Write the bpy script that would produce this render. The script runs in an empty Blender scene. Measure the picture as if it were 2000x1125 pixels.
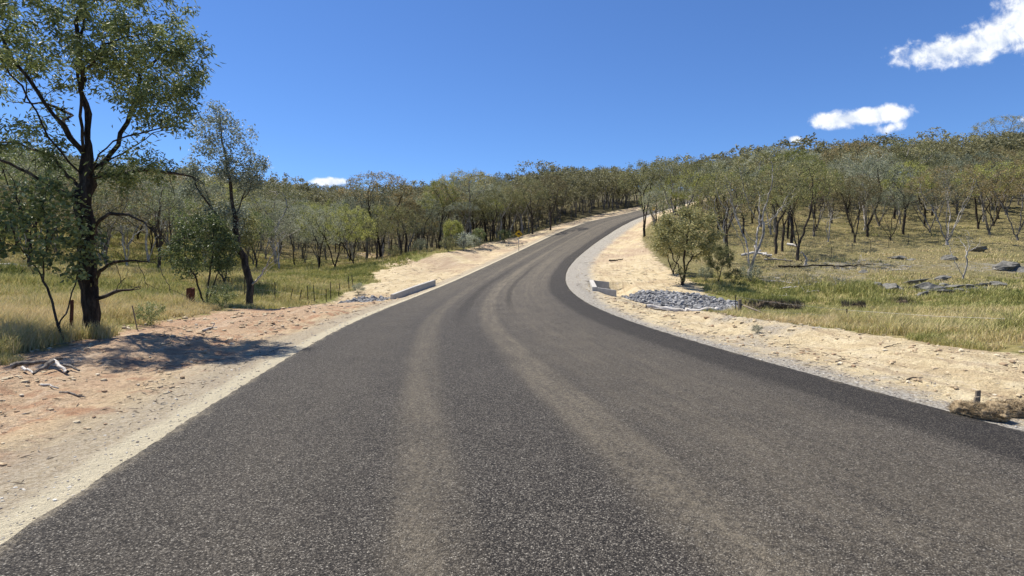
import bpy, bmesh, math, random
import numpy as np
from mathutils import Vector, Matrix

# ------------------------------------------------------------------ camera, sky, sun, exposure
SC = bpy.context.scene
COL = SC.collection
F, CX, CY, YH, H = 1100.0, 1000.0, 562.5, 515.0, 1.5      # focal length and frame of the 2000 px photograph
PITCH = math.atan((CY - YH) / F)
cam_data = bpy.data.cameras.new("camera")
cam = bpy.data.objects.new("camera", cam_data)
COL.objects.link(cam)
cam.location = (0, 0, H)
cam.rotation_euler = (math.pi / 2 - PITCH, 0, 0)
cam_data.sensor_width = 36
cam_data.lens = F / 2000 * 36
cam_data.clip_start = 0.05
cam_data.clip_end = 6000
SC.camera = cam
SC.view_settings.view_transform = 'Standard'
SC.view_settings.look = 'None'
SC.view_settings.exposure = 0.72
SC.view_settings.gamma = 1
SC.view_settings.use_curve_mapping = False
SC.cycles.max_bounces = 6
SC.cycles.transparent_max_bounces = 4
SC.cycles.use_adaptive_sampling = True

SUN_EL = math.radians(61)
SUN_DIR = Vector((-0.80, 0.60, 0)).normalized() * math.cos(SUN_EL) + Vector((0, 0, math.sin(SUN_EL)))
sun_data = bpy.data.lights.new("sun", 'SUN')
sun_data.energy = 4.7
sun_data.angle = math.radians(0.53)
sun_data.color = (1.0, 0.94, 0.84)
sun = bpy.data.objects.new("sun", sun_data)
COL.objects.link(sun)
sun.rotation_euler = SUN_DIR.to_track_quat('Z', 'Y').to_euler()


class NT:
    """small helper to write node trees"""
    def __init__(self, tree):
        self.t = tree
        self.n = tree.nodes
        self.n.clear()

    def new(self, kind, **kw):
        n = self.n.new(kind)
        for k, v in kw.items():
            setattr(n, k, v)
        return n

    def put(self, sock, v):
        if v is None:
            return
        if isinstance(v, bpy.types.NodeSocket):
            self.t.links.new(v, sock)
        elif isinstance(v, (tuple, list)):
            if len(v) == 3 and sock.type == 'RGBA':
                v = (*v, 1)
            sock.default_value = v
        else:
            sock.default_value = v

    def math(self, op, a, b=None, c=None, clamp=False):
        n = self.new('ShaderNodeMath', operation=op, use_clamp=clamp)
        for i, v in enumerate((a, b, c)):
            self.put(n.inputs[i], v)
        return n.outputs[0]

    def vmath(self, op, a, b=None, out=0):
        n = self.new('ShaderNodeVectorMath', operation=op)
        self.put(n.inputs[0], a)
        if b is not None:
            self.put(n.inputs[1], b)
        return n.outputs[out]

    def mix(self, f, a, b, blend='MIX'):
        n = self.new('ShaderNodeMix', data_type='RGBA', blend_type=blend)
        self.put(n.inputs[0], f)
        self.put(n.inputs[6], a)
        self.put(n.inputs[7], b)
        return n.outputs[2]

    def noise(self, vec, scale, detail=3, rough=0.55, dist=0.0, out=0):
        n = self.new('ShaderNodeTexNoise')
        self.put(n.inputs['Vector'], vec)
        n.inputs['Scale'].default_value = scale
        n.inputs['Detail'].default_value = detail
        n.inputs['Roughness'].default_value = rough
        n.inputs['Distortion'].default_value = dist
        return n.outputs[out]

    def voronoi(self, vec, scale, out='Distance', feature='F1', rand=1.0):
        n = self.new('ShaderNodeTexVoronoi', feature=feature)
        self.put(n.inputs['Vector'], vec)
        n.inputs['Scale'].default_value = scale
        n.inputs['Randomness'].default_value = rand
        return n.outputs[out]

    def ramp(self, f, stops, interp='LINEAR'):
        n = self.new('ShaderNodeValToRGB')
        cr = n.color_ramp
        cr.interpolation = interp
        while len(cr.elements) < len(stops):
            cr.elements.new(0.5)
        for e, (p, c) in zip(cr.elements, stops):
            e.position = p
            e.color = (*c, 1) if len(c) == 3 else c
        self.put(n.inputs[0], f)
        return n.outputs[0]

    def step(self, v, lo, hi):
        n = self.new('ShaderNodeMapRange', interpolation_type='SMOOTHSTEP')
        self.put(n.inputs[0], v)
        self.put(n.inputs[1], lo)
        self.put(n.inputs[2], hi)
        return n.outputs[0]

    def attr(self, name, out='Fac'):
        return self.new('ShaderNodeAttribute', attribute_name=name).outputs[out]

    def bump(self, h, strength=0.5, dist=0.02, normal=None):
        n = self.new('ShaderNodeBump')
        n.inputs['Strength'].default_value = strength
        n.inputs['Distance'].default_value = dist
        self.put(n.inputs['Height'], h)
        if normal is not None:
            self.put(n.inputs['Normal'], normal)
        return n.outputs[0]

    def principled(self, color, rough=0.9, spec=0.3, normal=None, metal=0.0):
        n = self.new('ShaderNodeBsdfPrincipled')
        self.put(n.inputs['Base Color'], color)
        self.put(n.inputs['Roughness'], rough)
        self.put(n.inputs['Specular IOR Level'], spec)
        self.put(n.inputs['Metallic'], metal)
        if normal is not None:
            self.put(n.inputs['Normal'], normal)
        return n.outputs[0]

    def out(self, sh):
        o = self.new('ShaderNodeOutputMaterial')
        self.put(o.inputs[0], sh)


def material(name):
    m = bpy.data.materials.new(name)
    m.use_nodes = True
    return m, NT(m.node_tree)


# ------------------------------------------------------------------ sky with its clouds (fixed in world directions)
world = bpy.data.worlds.new("World")
SC.world = world
world.use_nodes = True
k = NT(world.node_tree)
sky = k.new('ShaderNodeTexSky', sky_type='NISHITA')
sky.sun_disc = False
sky.sun_elevation = SUN_EL
sky.sun_rotation = math.atan2(SUN_DIR.x, SUN_DIR.y)
sky.altitude = 1000
sky.air_density = 1.0
sky.dust_density = 0.0
sky.ozone_density = 6.0
hs = k.new('ShaderNodeHueSaturation')
k.put(hs.inputs['Color'], sky.outputs[0])
hs.inputs['Saturation'].default_value = 1.0
bg = k.new('ShaderNodeBackground')
k.put(bg.inputs[0], k.mix(1.0, hs.outputs[0], (.53, .67, .86), 'MULTIPLY'))
bg.inputs[1].default_value = 0.103
gen = k.new('ShaderNodeTexCoord').outputs['Generated']
sep = k.new('ShaderNodeSeparateXYZ')
k.put(sep.inputs[0], gen)
dy = k.math('MAXIMUM', sep.outputs[1], 0.05)
cu = k.math('DIVIDE', sep.outputs[0], dy)
cv = k.math('DIVIDE', sep.outputs[2], dy)
comb = k.new('ShaderNodeCombineXYZ')
k.put(comb.inputs[0], cu)
k.put(comb.inputs[1], cv)
cvec = comb.outputs[0]
n_big = k.noise(cvec, 9.0, 7, 0.6, 0.4)
n_sml = k.noise(cvec, 38.0, 6, 0.6, 0.3)
CLOUDS = [  # px, py, rx, ry, tilt, sharpness: ellipses of a cloud bank
    (1840, 105, 112, 34, 6, 1), (1925, 82, 95, 42, 18, 1), (1990, 45, 85, 62, 25, 1), (2060, 40, 120, 90, 10, 1), (1900, 118, 50, 20, 10, 1),
    (1625, 239, 56, 21, 2, 1.1), (1705, 229, 68, 19, 8, 1.15), (1668, 234, 95, 17, 5, 1.2), (1735, 252, 34, 7, 10, .35),
    (648, 357, 42, 10, 0, 1.3), (1548, 274, 16, 9, 0, 1), (1992, 237, 24, 7, 0, .6), (535, 329, 14, 4, 10, .4), (1738, 108, 26, 5, 25, .3),
]
tot = None
for (px, py, rx, ry, tilt, sh) in CLOUDS:
    u0, v0 = (px - CX) / F, (YH - py) / F
    a = math.radians(tilt)
    du = k.math('SUBTRACT', cu, u0)
    dv = k.math('SUBTRACT', cv, v0)
    e1 = k.math('DIVIDE', k.math('ADD', k.math('MULTIPLY', du, math.cos(a)), k.math('MULTIPLY', dv, math.sin(a))), rx / F)
    e2 = k.math('DIVIDE', k.math('SUBTRACT', k.math('MULTIPLY', dv, math.cos(a)), k.math('MULTIPLY', du, math.sin(a))), ry / F)
    r2 = k.math('ADD', k.math('MULTIPLY', e1, e1), k.math('MULTIPLY', e2, e2))
    g = k.math('MULTIPLY', k.math('SUBTRACT', 1.0, k.math('SQRT', r2)), sh)
    tot = g if tot is None else k.math('SMOOTH_MAX', tot, g, 0.25)
fluff = k.math('ADD', k.math('MULTIPLY', k.math('SUBTRACT', n_big, 0.5), 1.5), k.math('MULTIPLY', k.math('SUBTRACT', n_sml, 0.5), 1.35))
body = k.math('ADD', tot, fluff)
mask = k.step(body, -0.08, 0.62)
mask = k.math('MULTIPLY', mask, k.step(sep.outputs[1], 0.1, 0.2))
mask = k.math('MULTIPLY', mask, k.step(tot, -0.55, -0.15))
ccol = k.ramp(k.math('ADD', n_sml, k.math('MULTIPLY', k.math('SUBTRACT', n_big, 0.5), 0.8)), [(0.35, (0.66, 0.72, 0.82)), (0.6, (0.95, 0.97, 1.0))])
bgc = k.new('ShaderNodeBackground')
k.put(bgc.inputs[0], ccol)
bgc.inputs[1].default_value = 0.72
ms = k.new('ShaderNodeMixShader')
k.put(ms.inputs[0], mask)
k.put(ms.inputs[1], bg.outputs[0])
k.put(ms.inputs[2], bgc.outputs[0])
wo = k.new('ShaderNodeOutputWorld')
k.put(wo.inputs[0], ms.outputs[0])


# ------------------------------------------------------------------ object helpers
def tag(o, label=None, cat=None, group=None, kind=None):
    if label:
        o['label'] = label
    if cat:
        o['category'] = cat
    if group:
        o['group'] = group
    if kind:
        o['kind'] = kind
    return o


def empty(name, loc, rz=0.0):
    o = bpy.data.objects.new(name, None)
    COL.objects.link(o)
    o.location = loc
    o.rotation_euler = (0, 0, rz)
    o.empty_display_size = 0.3
    return o


def np_mesh(name, verts, polys, smooth=False, attrs=None, mats=()):
    """verts (n,3); polys: list of integer arrays (m,3) or (m,4)"""
    me = bpy.data.meshes.new(name)
    verts = np.asarray(verts, np.float32)
    polys = [np.asarray(p, np.int32) for p in polys if len(p)]
    me.vertices.add(len(verts))
    me.vertices.foreach_set('co', verts.ravel())
    nl = sum(p.size for p in polys)
    npo = sum(len(p) for p in polys)
    me.loops.add(nl)
    me.polygons.add(npo)
    me.loops.foreach_set('vertex_index', np.concatenate([p.ravel() for p in polys]))
    tot = np.concatenate([np.full(len(p), p.shape[1], np.int32) for p in polys])
    start = np.concatenate([[0], np.cumsum(tot)[:-1]]).astype(np.int32)
    me.polygons.foreach_set('loop_start', start)
    me.polygons.foreach_set('loop_total', tot)
    me.polygons.foreach_set('use_smooth', np.full(npo, smooth, bool))
    for an, (dom, data) in (attrs or {}).items():
        at = me.attributes.new(an, 'FLOAT', dom)
        at.data.foreach_set('value', np.asarray(data, np.float32))
    for m in mats:
        me.materials.append(m)
    me.update(calc_edges=True)
    return me


def mesh_obj(name, me, parent=None, loc=(0, 0, 0), rot=(0, 0, 0), scale=(1, 1, 1)):
    o = bpy.data.objects.new(name, me)
    COL.objects.link(o)
    o.location = loc
    o.rotation_euler = rot
    o.scale = scale
    if parent:
        o.parent = parent
    return o


def bm_obj(name, bm, mat, parent=None, smooth=False, loc=(0, 0, 0)):
    me = bpy.data.meshes.new(name)
    bm.normal_update()
    bm.to_mesh(me)
    bm.free()
    me.materials.append(mat)
    if smooth:
        me.polygons.foreach_set('use_smooth', np.ones(len(me.polygons), bool))
    return mesh_obj(name, me, parent, loc)


def W(px, py, d):
    """pixel of the photograph at camera depth d -> the place it stands"""
    cx, cy = (px - CX) / F * d, (CY - py) / F * d
    return np.array([cx, d * math.cos(PITCH) + cy * math.sin(PITCH), H - d * math.sin(PITCH) + cy * math.cos(PITCH)])


# value noise in numpy
_rs = np.random.RandomState(7)
_tab = _rs.rand(256, 256)


def vnoise(x, y, seed=0):
    x = np.asarray(x, float) + seed * 17.31
    y = np.asarray(y, float) + seed * 9.77
    xi, yi = np.floor(x).astype(int), np.floor(y).astype(int)
    fx, fy = x - xi, y - yi
    fx, fy = fx * fx * (3 - 2 * fx), fy * fy * (3 - 2 * fy)
    a = _tab[xi & 255, yi & 255]
    b = _tab[(xi + 1) & 255, yi & 255]
    c = _tab[xi & 255, (yi + 1) & 255]
    d = _tab[(xi + 1) & 255, (yi + 1) & 255]
    return (a * (1 - fx) + b * fx) * (1 - fy) + (c * (1 - fx) + d * fx) * fy


def fbm(x, y, seed=0, oct=4):
    s, a, t = 0, 0.5, 0
    for i in range(oct):
        s = s + a * vnoise(x * 2 ** i, y * 2 ** i, seed + i)
        t += a
        a *= 0.5
    return s / t


def sstep(v, a, b):
    t = np.clip((v - a) / (b - a), 0, 1)
    return t * t * (3 - 2 * t)


# ------------------------------------------------------------------ the road's line: chainage, x, y, z, heading, cross fall
ROAD = [(-10.0,4.08,-9.75,0.08,-0.240,0.020), (-5.0,2.92,-4.88,0.04,-0.228,0.017), (0.0,1.84,0.00,0.00,-0.206,0.013), (5.0,0.90,4.91,-0.05,-0.175,0.009), (10.0,0.13,9.85,-0.10,-0.137,0.005), (15.0,-0.44,14.82,-0.14,-0.093,0.001), (20.0,-0.77,19.81,-0.15,-0.046,-0.007), (25.0,-0.89,24.80,-0.11,-0.006,-0.016), (30.0,-0.82,29.80,-0.01,0.030,-0.024), (35.0,-0.58,34.80,0.17,0.064,-0.030), (40.0,-0.16,39.78,0.44,0.099,-0.036), (45.0,0.43,44.74,0.79,0.135,-0.037), (50.0,1.21,49.68,1.23,0.174,-0.034), (55.0,2.18,54.59,1.76,0.214,-0.031), (60.0,3.35,59.45,2.37,0.252,-0.024), (65.0,4.68,64.27,3.07,0.285,-0.017), (70.0,6.16,69.04,3.85,0.313,-0.010), (75.0,7.77,73.78,4.67,0.337,-0.002), (80.0,9.47,78.48,5.52,0.356,0.005), (85.0,11.26,83.15,6.39,0.373,0.004), (90.0,13.13,87.79,7.24,0.392,0.001), (95.0,15.09,92.39,8.08,0.412,-0.003), (100.0,17.15,96.94,8.88,0.434,-0.012), (105.0,19.31,101.45,9.65,0.458,-0.021), (110.0,21.59,105.90,10.39,0.483,-0.029), (115.0,23.96,110.30,11.13,0.506,-0.035), (120.0,26.43,114.65,11.87,0.525,-0.042), (125.0,28.98,118.95,12.65,0.541,-0.042), (130.0,31.58,123.22,13.46,0.552,-0.043), (135.0,34.22,127.47,14.32,0.559,-0.042), (140.0,36.89,131.70,15.19,0.564,-0.037), (145.0,39.57,135.92,16.06,0.566,-0.033), (150.0,42.25,140.14,16.95,0.566,-0.028), (155.0,44.93,144.36,17.82,0.565,-0.023), (160.0,47.60,148.59,18.68,0.561,-0.019), (165.0,50.25,152.83,19.54,0.556,-0.014), (170.0,52.87,157.08,20.38,0.549,-0.009), (175.0,55.46,161.36,21.20,0.541,-0.005), (180.0,58.01,165.66,22.00,0.531,-0.000),]

RW = 7.85
_r = np.array(ROAD)
_back = np.array([[-40 + 5 * i, 0, 0, 0, _r[0, 4], _r[0, 5]] for i in range(6)])
for q in _back:
    dd = _r[0, 0] - q[0]
    q[1] = _r[0, 1] - math.sin(_r[0, 4]) * dd
    q[2] = _r[0, 2] - math.cos(_r[0, 4]) * dd
    q[3] = _r[0, 3]
_r = np.vstack([_back, _r])
RS = np.arange(_r[0, 0], _r[-1, 0], 0.25)


def _cubic(s):
    out = []
    i = np.clip(np.searchsorted(_r[:, 0], s) - 1, 0, len(_r) - 2)
    t = (s - _r[i, 0]) / 5.0
    for c in range(1, 6):
        v = _r[:, c]
        m = np.gradient(v)
        out.append((2 * t ** 3 - 3 * t ** 2 + 1) * v[i] + (t ** 3 - 2 * t ** 2 + t) * m[i] + (-2 * t ** 3 + 3 * t ** 2) * v[i + 1] + (t ** 3 - t ** 2) * m[i + 1])
    return np.stack(out, 1)


RC = _cubic(RS)


def road_coords(x, y):
    """lateral offset (right positive), chainage, road height and cross fall at the nearest point of the centre line"""
    x, y = np.asarray(x, float), np.asarray(y, float)
    lat, s, z, b = (np.empty(len(x)) for _ in range(4))
    for i in range(0, len(x), 20000):
        X, Y = x[i:i + 20000], y[i:i + 20000]
        d2 = (X[:, None] - RC[None, ::4, 0]) ** 2 + (Y[:, None] - RC[None, ::4, 1]) ** 2
        j0 = d2.argmin(1) * 4
        best = np.full(len(X), 1e18)
        jb = j0.copy()
        for o in range(-4, 5):
            jj = np.clip(j0 + o, 0, len(RC) - 1)
            dd = (X - RC[jj, 0]) ** 2 + (Y - RC[jj, 1]) ** 2
            m = dd < best
            best[m] = dd[m]
            jb[m] = jj[m]
        th = RC[jb, 3]
        dx, dyy = X - RC[jb, 0], Y - RC[jb, 1]
        along = np.clip(dx * np.sin(th) + dyy * np.cos(th), -0.25, 0.25)
        la = dx * np.cos(th) - dyy * np.sin(th)
        over = np.sqrt(np.maximum(best - la ** 2, 0))
        lat[i:i + 20000] = np.sign(la + 1e-9) * np.sqrt(best) if False else np.where(over > 0.5, np.sign(la + 1e-9) * np.sqrt(best), la)
        s[i:i + 20000] = RS[jb] + along
        nx = np.clip(jb + 1, 0, len(RC) - 1)
        gz = (RC[nx, 2] - RC[np.clip(jb - 1, 0, None), 2]) / 0.5
        z[i:i + 20000] = RC[jb, 2] + gz * along
        b[i:i + 20000] = RC[jb, 4]
    return lat, s, z, b


# ------------------------------------------------------------------ terrain
CTRL = [(-12, 5, -.1), (-20, 10, 0), (-9, 12, -.05), (-15, 20, .1), (-10, 21, -.2), (-25, 30, .9), (-14, 33, .1), (-11, 29, -.8), (-12, 27, -.7), (-6.9, 25, -.42), (-8, 28, -.62), (-8.4, 32.5, -.35), (-6.4, 31.5, -.45),
        (-15, 45, .4), (-19, 59, 1.0), (-11, 48, .9), (-30, 50, 2.0), (-45, 40, 3), (-60, 60, 8), (-45, 75, 6), (-25, 80, 3.2),
        (-12, 75, 2.6), (-9.3, 60, 2.6), (-3.3, 72, 4.0), (-8, 85, 4.0), (0, 95, 6), (10, 106, 9), (-40, 120, 8), (-20, 130, 10), (-60, 120, 11), (0, 130, 12),
        (15, 140, 16), (-60, 200, 18.5), (-20, 200, 19), (20, 200, 25), (-90, 200, 21.5), (-110, 350, 35), (-60, 350, 35), (0, 350, 38), (40, 330, 44),
        (-200, 350, 40), (-100, 120, 13), (-130, 200, 27), (-200, 200, 36), (-80, 80, 11), (-35, 20, .8), (-60, 25, 3), (-30, -10, 0), (-12, -10, 0),
        (8, 9, .3), (7.3, 12.3, .16), (12, 12, -.15), (12, 20, -.5), (8.5, 20, -.6), (10, 25.5, -.8), (6.3, 24, -.66), (8, 22, -.72), (7.6, 27, -.72), (10.5, 27, -.75), (7.6, 32.8, -.12), (11, 31, -.22), (6.4, 29, -.48), (14, 28, -.75), (20, 25, -.6), (13, 33, -.3),
        (20, 33, -.3), (30, 30, -.1), (30, 20, -.2), (20, 12, -.1), (10.8, 36, .25), (14, 40, .6), (20, 46, 1.5), (28, 48, 2.0), (38, 48, 2.2), (45, 40, 1.0),
        (25, 60, 4), (35, 60, 4.2), (45, 60, 4.4), (60, 60, 5), (35, 75, 7), (50, 75, 7.2), (70, 75, 8), (25, 75, 6.2), (22, 90, 8.5), (40, 100, 12.5),
        (60, 100, 14), (90, 100, 15), (38, 118, 13.2), (60, 130, 17.8), (90, 150, 23.8), (140, 150, 25.5), (60, 160, 21.5), (100, 200, 29), (55, 190, 22),
        (150, 250, 32), (9, 50, 1.6), (14, 62, 3.6), (15.8, 60, 3.4), (22, 80, 7.0), (12, -10, 0), (30, -10, 0), (60, 10, 0), (80, 40, 2),
        (0, 600, 30), (-300, 600, 34), (300, 600, 30), (250, 150, 30), (-300, 100, 30), (-150, 0, 6), (150, 0, 3), (0, -150, 0), (0, -60, 0)]
for sx, lx, dz in ((-1, 5.5, -.12), (1, 5.5, -.12)):
    for s_ in range(-10, 176, 9):
        j = int(np.argmin(abs(RS - s_)))
        CTRL.append((RC[j, 0] + sx * lx * math.cos(RC[j, 3]), RC[j, 1] - sx * lx * math.sin(RC[j, 3]), RC[j, 2] + dz))
_c = np.array(CTRL, float)


def _phi(r2):
    return np.where(r2 > 1e-9, 0.5 * r2 * np.log(r2 + 1e-12), 0)


_n = len(_c)
_A = np.zeros((_n + 3, _n + 3))
_xy = _c[:, :2] / 50
_A[:_n, :_n] = _phi(((_xy[:, None] - _xy[None]) ** 2).sum(2)) + 2e-4 * np.eye(_n)
_A[:_n, _n] = 1
_A[:_n, _n + 1:] = _xy
_A[_n:, :_n] = _A[:_n, _n:].T
_w = np.linalg.solve(_A, np.concatenate([_c[:, 2], np.zeros(3)]))


def tps(x, y):
    q = np.stack([x, y], 1) / 50
    out = np.empty(len(q))
    for i in range(0, len(q), 20000):
        p = q[i:i + 20000]
        out[i:i + 20000] = _phi(((p[:, None] - _xy[None]) ** 2).sum(2)) @ _w[:_n] + _w[_n] + p @ _w[_n + 1:]
    return out


LEFT_DIRT = np.array([(-40, 7.5), (0, 7.7), (5, 7.9), (10, 8.5), (17, 9.2), (22, 9.4), (30, 9.2), (38, 9), (45, 12), (50, 11.5), (55, 11), (60, 10.6), (75, 10.0), (90, 9.2), (120, 9.0), (190, 8.6)])
RIGHT_DIRT = np.array([(-40, 8.6), (0, 8.3), (5, 8), (10, 7.7), (15, 7.3), (20, 7.5), (26, 9.5), (30, 11), (35, 12.3), (42, 12.2), (50, 11.6), (60, 11), (70, 9.5), (80, 8.6), (95, 7.6), (130, 7), (190, 7)])


def height(x, y, fine=True):
    x, y = np.atleast_1d(np.asarray(x, float)), np.atleast_1d(np.asarray(y, float))
    lat, s, rz, b = road_coords(x, y)
    base = tps(x, y)
    r = np.hypot(x, y)
    base = base * (1 - sstep(r, 420, 900)) + 26 * sstep(r, 420, 900)
    a = abs(lat)
    if fine:
        off = sstep(a, 6, 12)
        base = base + off * (0.28 * (fbm(x / 4.5, y / 4.5, 3, 3) - .5) + 0.10 * (fbm(x / .9, y / .9, 5, 3) - .5))
        base = base + sstep(r, 50, 120) * off * 3.0 * (fbm(x / 30, y / 30, 9, 3) - .5)
    hr = rz - b * np.clip(lat, -6, 6)
    e = a - RW / 2
    sh = hr - 0.02 - 0.045 * np.clip(e, 0, 2) - 0.10 * (1 - sstep(e, -0.45, -0.02))
    sh = sh - 0.12 * sstep(s, 25.5, 28.5) * (1 - sstep(s, 34.5, 37.5)) * sstep(e, .5, 1.2)
    if fine:
        dirt = sstep(e, .5, 1.6)
        sh = sh + dirt * (0.16 * (fbm(x / 1.7, y / 1.7, 11, 3) - .5) + 0.085 * (fbm(x / .28, y / .28, 13, 2) - .5))
        rid = fbm(lat * 2.4, s * .22, 15, 3)
        sh = sh + dirt * 0.11 * (1 - np.abs(2 * rid - 1) - .5) * np.clip(.3 + 1.4 * vnoise(x / 3.1, y / 3.1, 19), 0, 1.4)
        # a low spoil windrow along the pad on the right and rough heaps on the left verge
        sh = sh + 0.25 * np.exp(-((lat - 6.9 - .3 * np.sin(s * .7)) / 1.0) ** 2) * sstep(s, -6, 4) * (1 - sstep(s, 16, 22))
        sh = sh + 0.22 * np.exp(-((lat + 7.4 + .4 * np.sin(s * .5)) / 0.9) ** 2) * sstep(s, 3, 8) * (1 - sstep(s, 22, 26)) * (.4 + 1.2 * vnoise(x / 2.3, y / 2.3, 21))
    # wide blend except over the culvert, where the ground falls away sharply outside the headwalls
    cul = sstep(s, 25.5, 28.5) * (1 - sstep(s, 34.5, 37.5))
    cul = np.maximum(cul, .8 * sstep(s, 17, 22) * (1 - sstep(s, 34.5, 37.5)) * (lat > 0))
    lo, hi = 6.2 - .9 * cul, 10.0 - 3.6 * cul
    t = np.clip((a - lo) / (hi - lo), 0, 1)
    t = t * t * (3 - 2 * t)
    pit = sstep(lat, RW / 2 + 1.42, RW / 2 + 1.6) * (1 - sstep(lat, RW / 2 + 3.1, RW / 2 + 4.4)) * sstep(s, 31.3, 31.8) * (1 - sstep(s, 36.78, 37.0))
    far = sstep(s, 165, 178)
    t = np.maximum(t, far * sstep(a, 3.9, 7))
    out = sh * (1 - t) + base * t
    out = out - .62 * pit
    return out


def ground(x, y):
    return float(height([x], [y])[0])


# ------------------------------------------------------------------ ground: one sheet to the horizon
def dirt_edge(lat, s):
    """metres inside the bare earth beside the road (negative = grass)"""
    w = np.where(lat < 0, np.interp(s, LEFT_DIRT[:, 0], LEFT_DIRT[:, 1]), np.interp(s, RIGHT_DIRT[:, 0], RIGHT_DIRT[:, 1]))
    return w - abs(lat)


def ground_material():
    m, k = material("ground_soil_and_grass")
    pos = k.new('ShaderNodeNewGeometry').outputs['Position']
    lat, s, edge = k.attr('lat'), k.attr('chain'), k.attr('edge')
    dry, rocky = k.attr('dry'), k.attr('rocky')
    alat = k.math('ABSOLUTE', lat)
    nA = k.noise(pos, 0.35, 4)
    nB = k.noise(pos, 1.7, 5, 0.6)
    nC = k.noise(pos, 9.0, 5, 0.65)
    nD = k.noise(pos, 45.0, 3, 0.6)
    nE = k.noise(pos, 140.0, 2, 0.6)
    # --- bare earth: cream, orange clay patches, pale dust
    earth = k.ramp(nB, [(0.3, (.50, .395, .245)), (0.5, (.63, .525, .335)), (0.72, (.72, .63, .44))])
    clay = k.ramp(nC, [(0.3, (.29, .15, .08)), (0.6, (.48, .29, .175)), (0.8, (.60, .41, .26))])
    clay_f = k.math('MULTIPLY', k.step(nB, 0.47, 0.60), k.math('MULTIPLY', k.step(k.math('MULTIPLY', lat, -1.0), 4.3, 5.2), k.math('SUBTRACT', 1.0, k.step(s, 20, 34))))
    clay_f = k.math('MAXIMUM', clay_f, k.math('MULTIPLY', k.step(k.math('MULTIPLY', lat, -1.0), 6.2, 7.6), k.math('MULTIPLY', k.step(nA, .35, .6), k.math('SUBTRACT', 1.0, k.step(s, 20, 30)))))
    earth = k.mix(clay_f, earth, clay)
    earth = k.mix(k.math('MULTIPLY', k.step(nA, 0.52, 0.7), 0.4), earth, (.40, .285, .19))
    earth = k.mix(k.math('MULTIPLY', k.step(k.math('MULTIPLY', lat, -1.0), 4.6, 6.0), k.math('MULTIPLY', k.math('SUBTRACT', 1.0, k.step(s, 22, 34)), k.math('ADD', .4, k.math('MULTIPLY', k.step(nB, .62, .4), .45)))), earth, (.51, .36, .245))
    pink = k.math('MULTIPLY', k.step(s, 40, 55), k.step(nA, 0.35, 0.6))
    earth = k.mix(k.math('MULTIPLY', pink, .75), earth, (.455, .345, .25))
    speck = k.ramp(nD, [(0.30, (.42, .37, .31)), (0.42, (.86, .84, .81)), (0.55, (1.0, 1.0, 1.0)), (.75, (1.18, 1.16, 1.1))])
    earth = k.mix(0.8, earth, speck, 'MULTIPLY')
    vp = k.new('ShaderNodeSeparateColor')
    k.put(vp.inputs[0], k.voronoi(pos, 26.0, 'Color'))
    earth = k.mix(k.math('ADD', .25, k.math('MULTIPLY', k.step(nC, .4, .65), .5)), earth, k.ramp(vp.outputs[0], [(0, (.55, .50, .44)), (.45, (.95, .94, .92)), (.8, (1.06, 1.04, 1.0)), (1, (1.3, 1.27, 1.22))]), 'MULTIPLY')
    # graded streaks running with the road
    st = k.new('ShaderNodeCombineXYZ')
    k.put(st.inputs[0], k.math('MULTIPLY', lat, 2.2))
    k.put(st.inputs[1], k.math('MULTIPLY', s, 0.16))
    streak = k.noise(st.outputs[0], 1.6, 5, 0.65, 0.6)
    earth = k.mix(k.math('MULTIPLY', k.step(streak, 0.54, 0.66), 0.45), earth, (.62, .51, .37))
    earth = k.mix(k.math('MULTIPLY', k.step(streak, 0.46, 0.38), 0.45), earth, (.31, .22, .15))
    # --- crushed stone shoulder
    vs = k.voronoi(pos, 45.0, 'Color')
    vsep = k.new('ShaderNodeSeparateColor')
    k.put(vsep.inputs[0], vs)
    stone = k.ramp(vsep.outputs[0], [(0.0, (.17, .15, .125)), (0.5, (.345, .315, .265)), (1.0, (.56, .53, .46))])
    rgt = k.step(lat, 0.0, 0.5)
    # right: wide grey shoulder from the culvert up the bend, thin near the camera; left: a narrow cream strip
    wr = k.math('ADD', 0.55, k.math('MULTIPLY', k.math('MULTIPLY', k.step(s, 18, 38), k.math('SUBTRACT', 1.0, k.step(s, 85, 125))), 1.25))
    gr_r = k.math('MULTIPLY', rgt, k.math('SUBTRACT', 1.0, k.step(k.math('SUBTRACT', k.math('ADD', alat, k.math('ADD', k.math('MULTIPLY', k.math('SUBTRACT', nB, .5), 1.6), k.math('MULTIPLY', k.math('SUBTRACT', nC, .5), 1.0))), k.math('ADD', wr, RW / 2)), -0.4, 0.5)))
    gp = k.math('MULTIPLY', k.math('MULTIPLY', rgt, k.step(nA, 0.50, 0.62)), k.math('MULTIPLY', k.math('SUBTRACT', 1.0, k.step(s, 22, 28)), 0.75))
    lft_e = k.math('SUBTRACT', k.math('ADD', alat, k.math('MULTIPLY', k.math('SUBTRACT', nC, .5), 0.14)), RW / 2)
    cream = k.math('MULTIPLY', k.math('SUBTRACT', 1.0, rgt), k.math('SUBTRACT', 1.0, k.step(k.math('ADD', lft_e, k.math('MULTIPLY', k.math('SUBTRACT', nB, .5), .35)), 0.22, 0.42)))
    lgrav = k.math('MULTIPLY', k.math('SUBTRACT', 1.0, rgt), k.math('SUBTRACT', 1.0, k.step(lft_e, 0.7, 1.5)))
    earth = k.mix(k.math('MULTIPLY', lgrav, .8), earth, k.mix(.5, stone, (.40, .32, .21)))
    earth = k.mix(k.math('MAXIMUM', gr_r, gp), earth, stone)
    cst = k.ramp(nE, [(0.3, (.40, .35, .24)), (0.6, (.64, .575, .42))])
    earth = k.mix(k.math('MULTIPLY', cream, .9), earth, cst)
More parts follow.
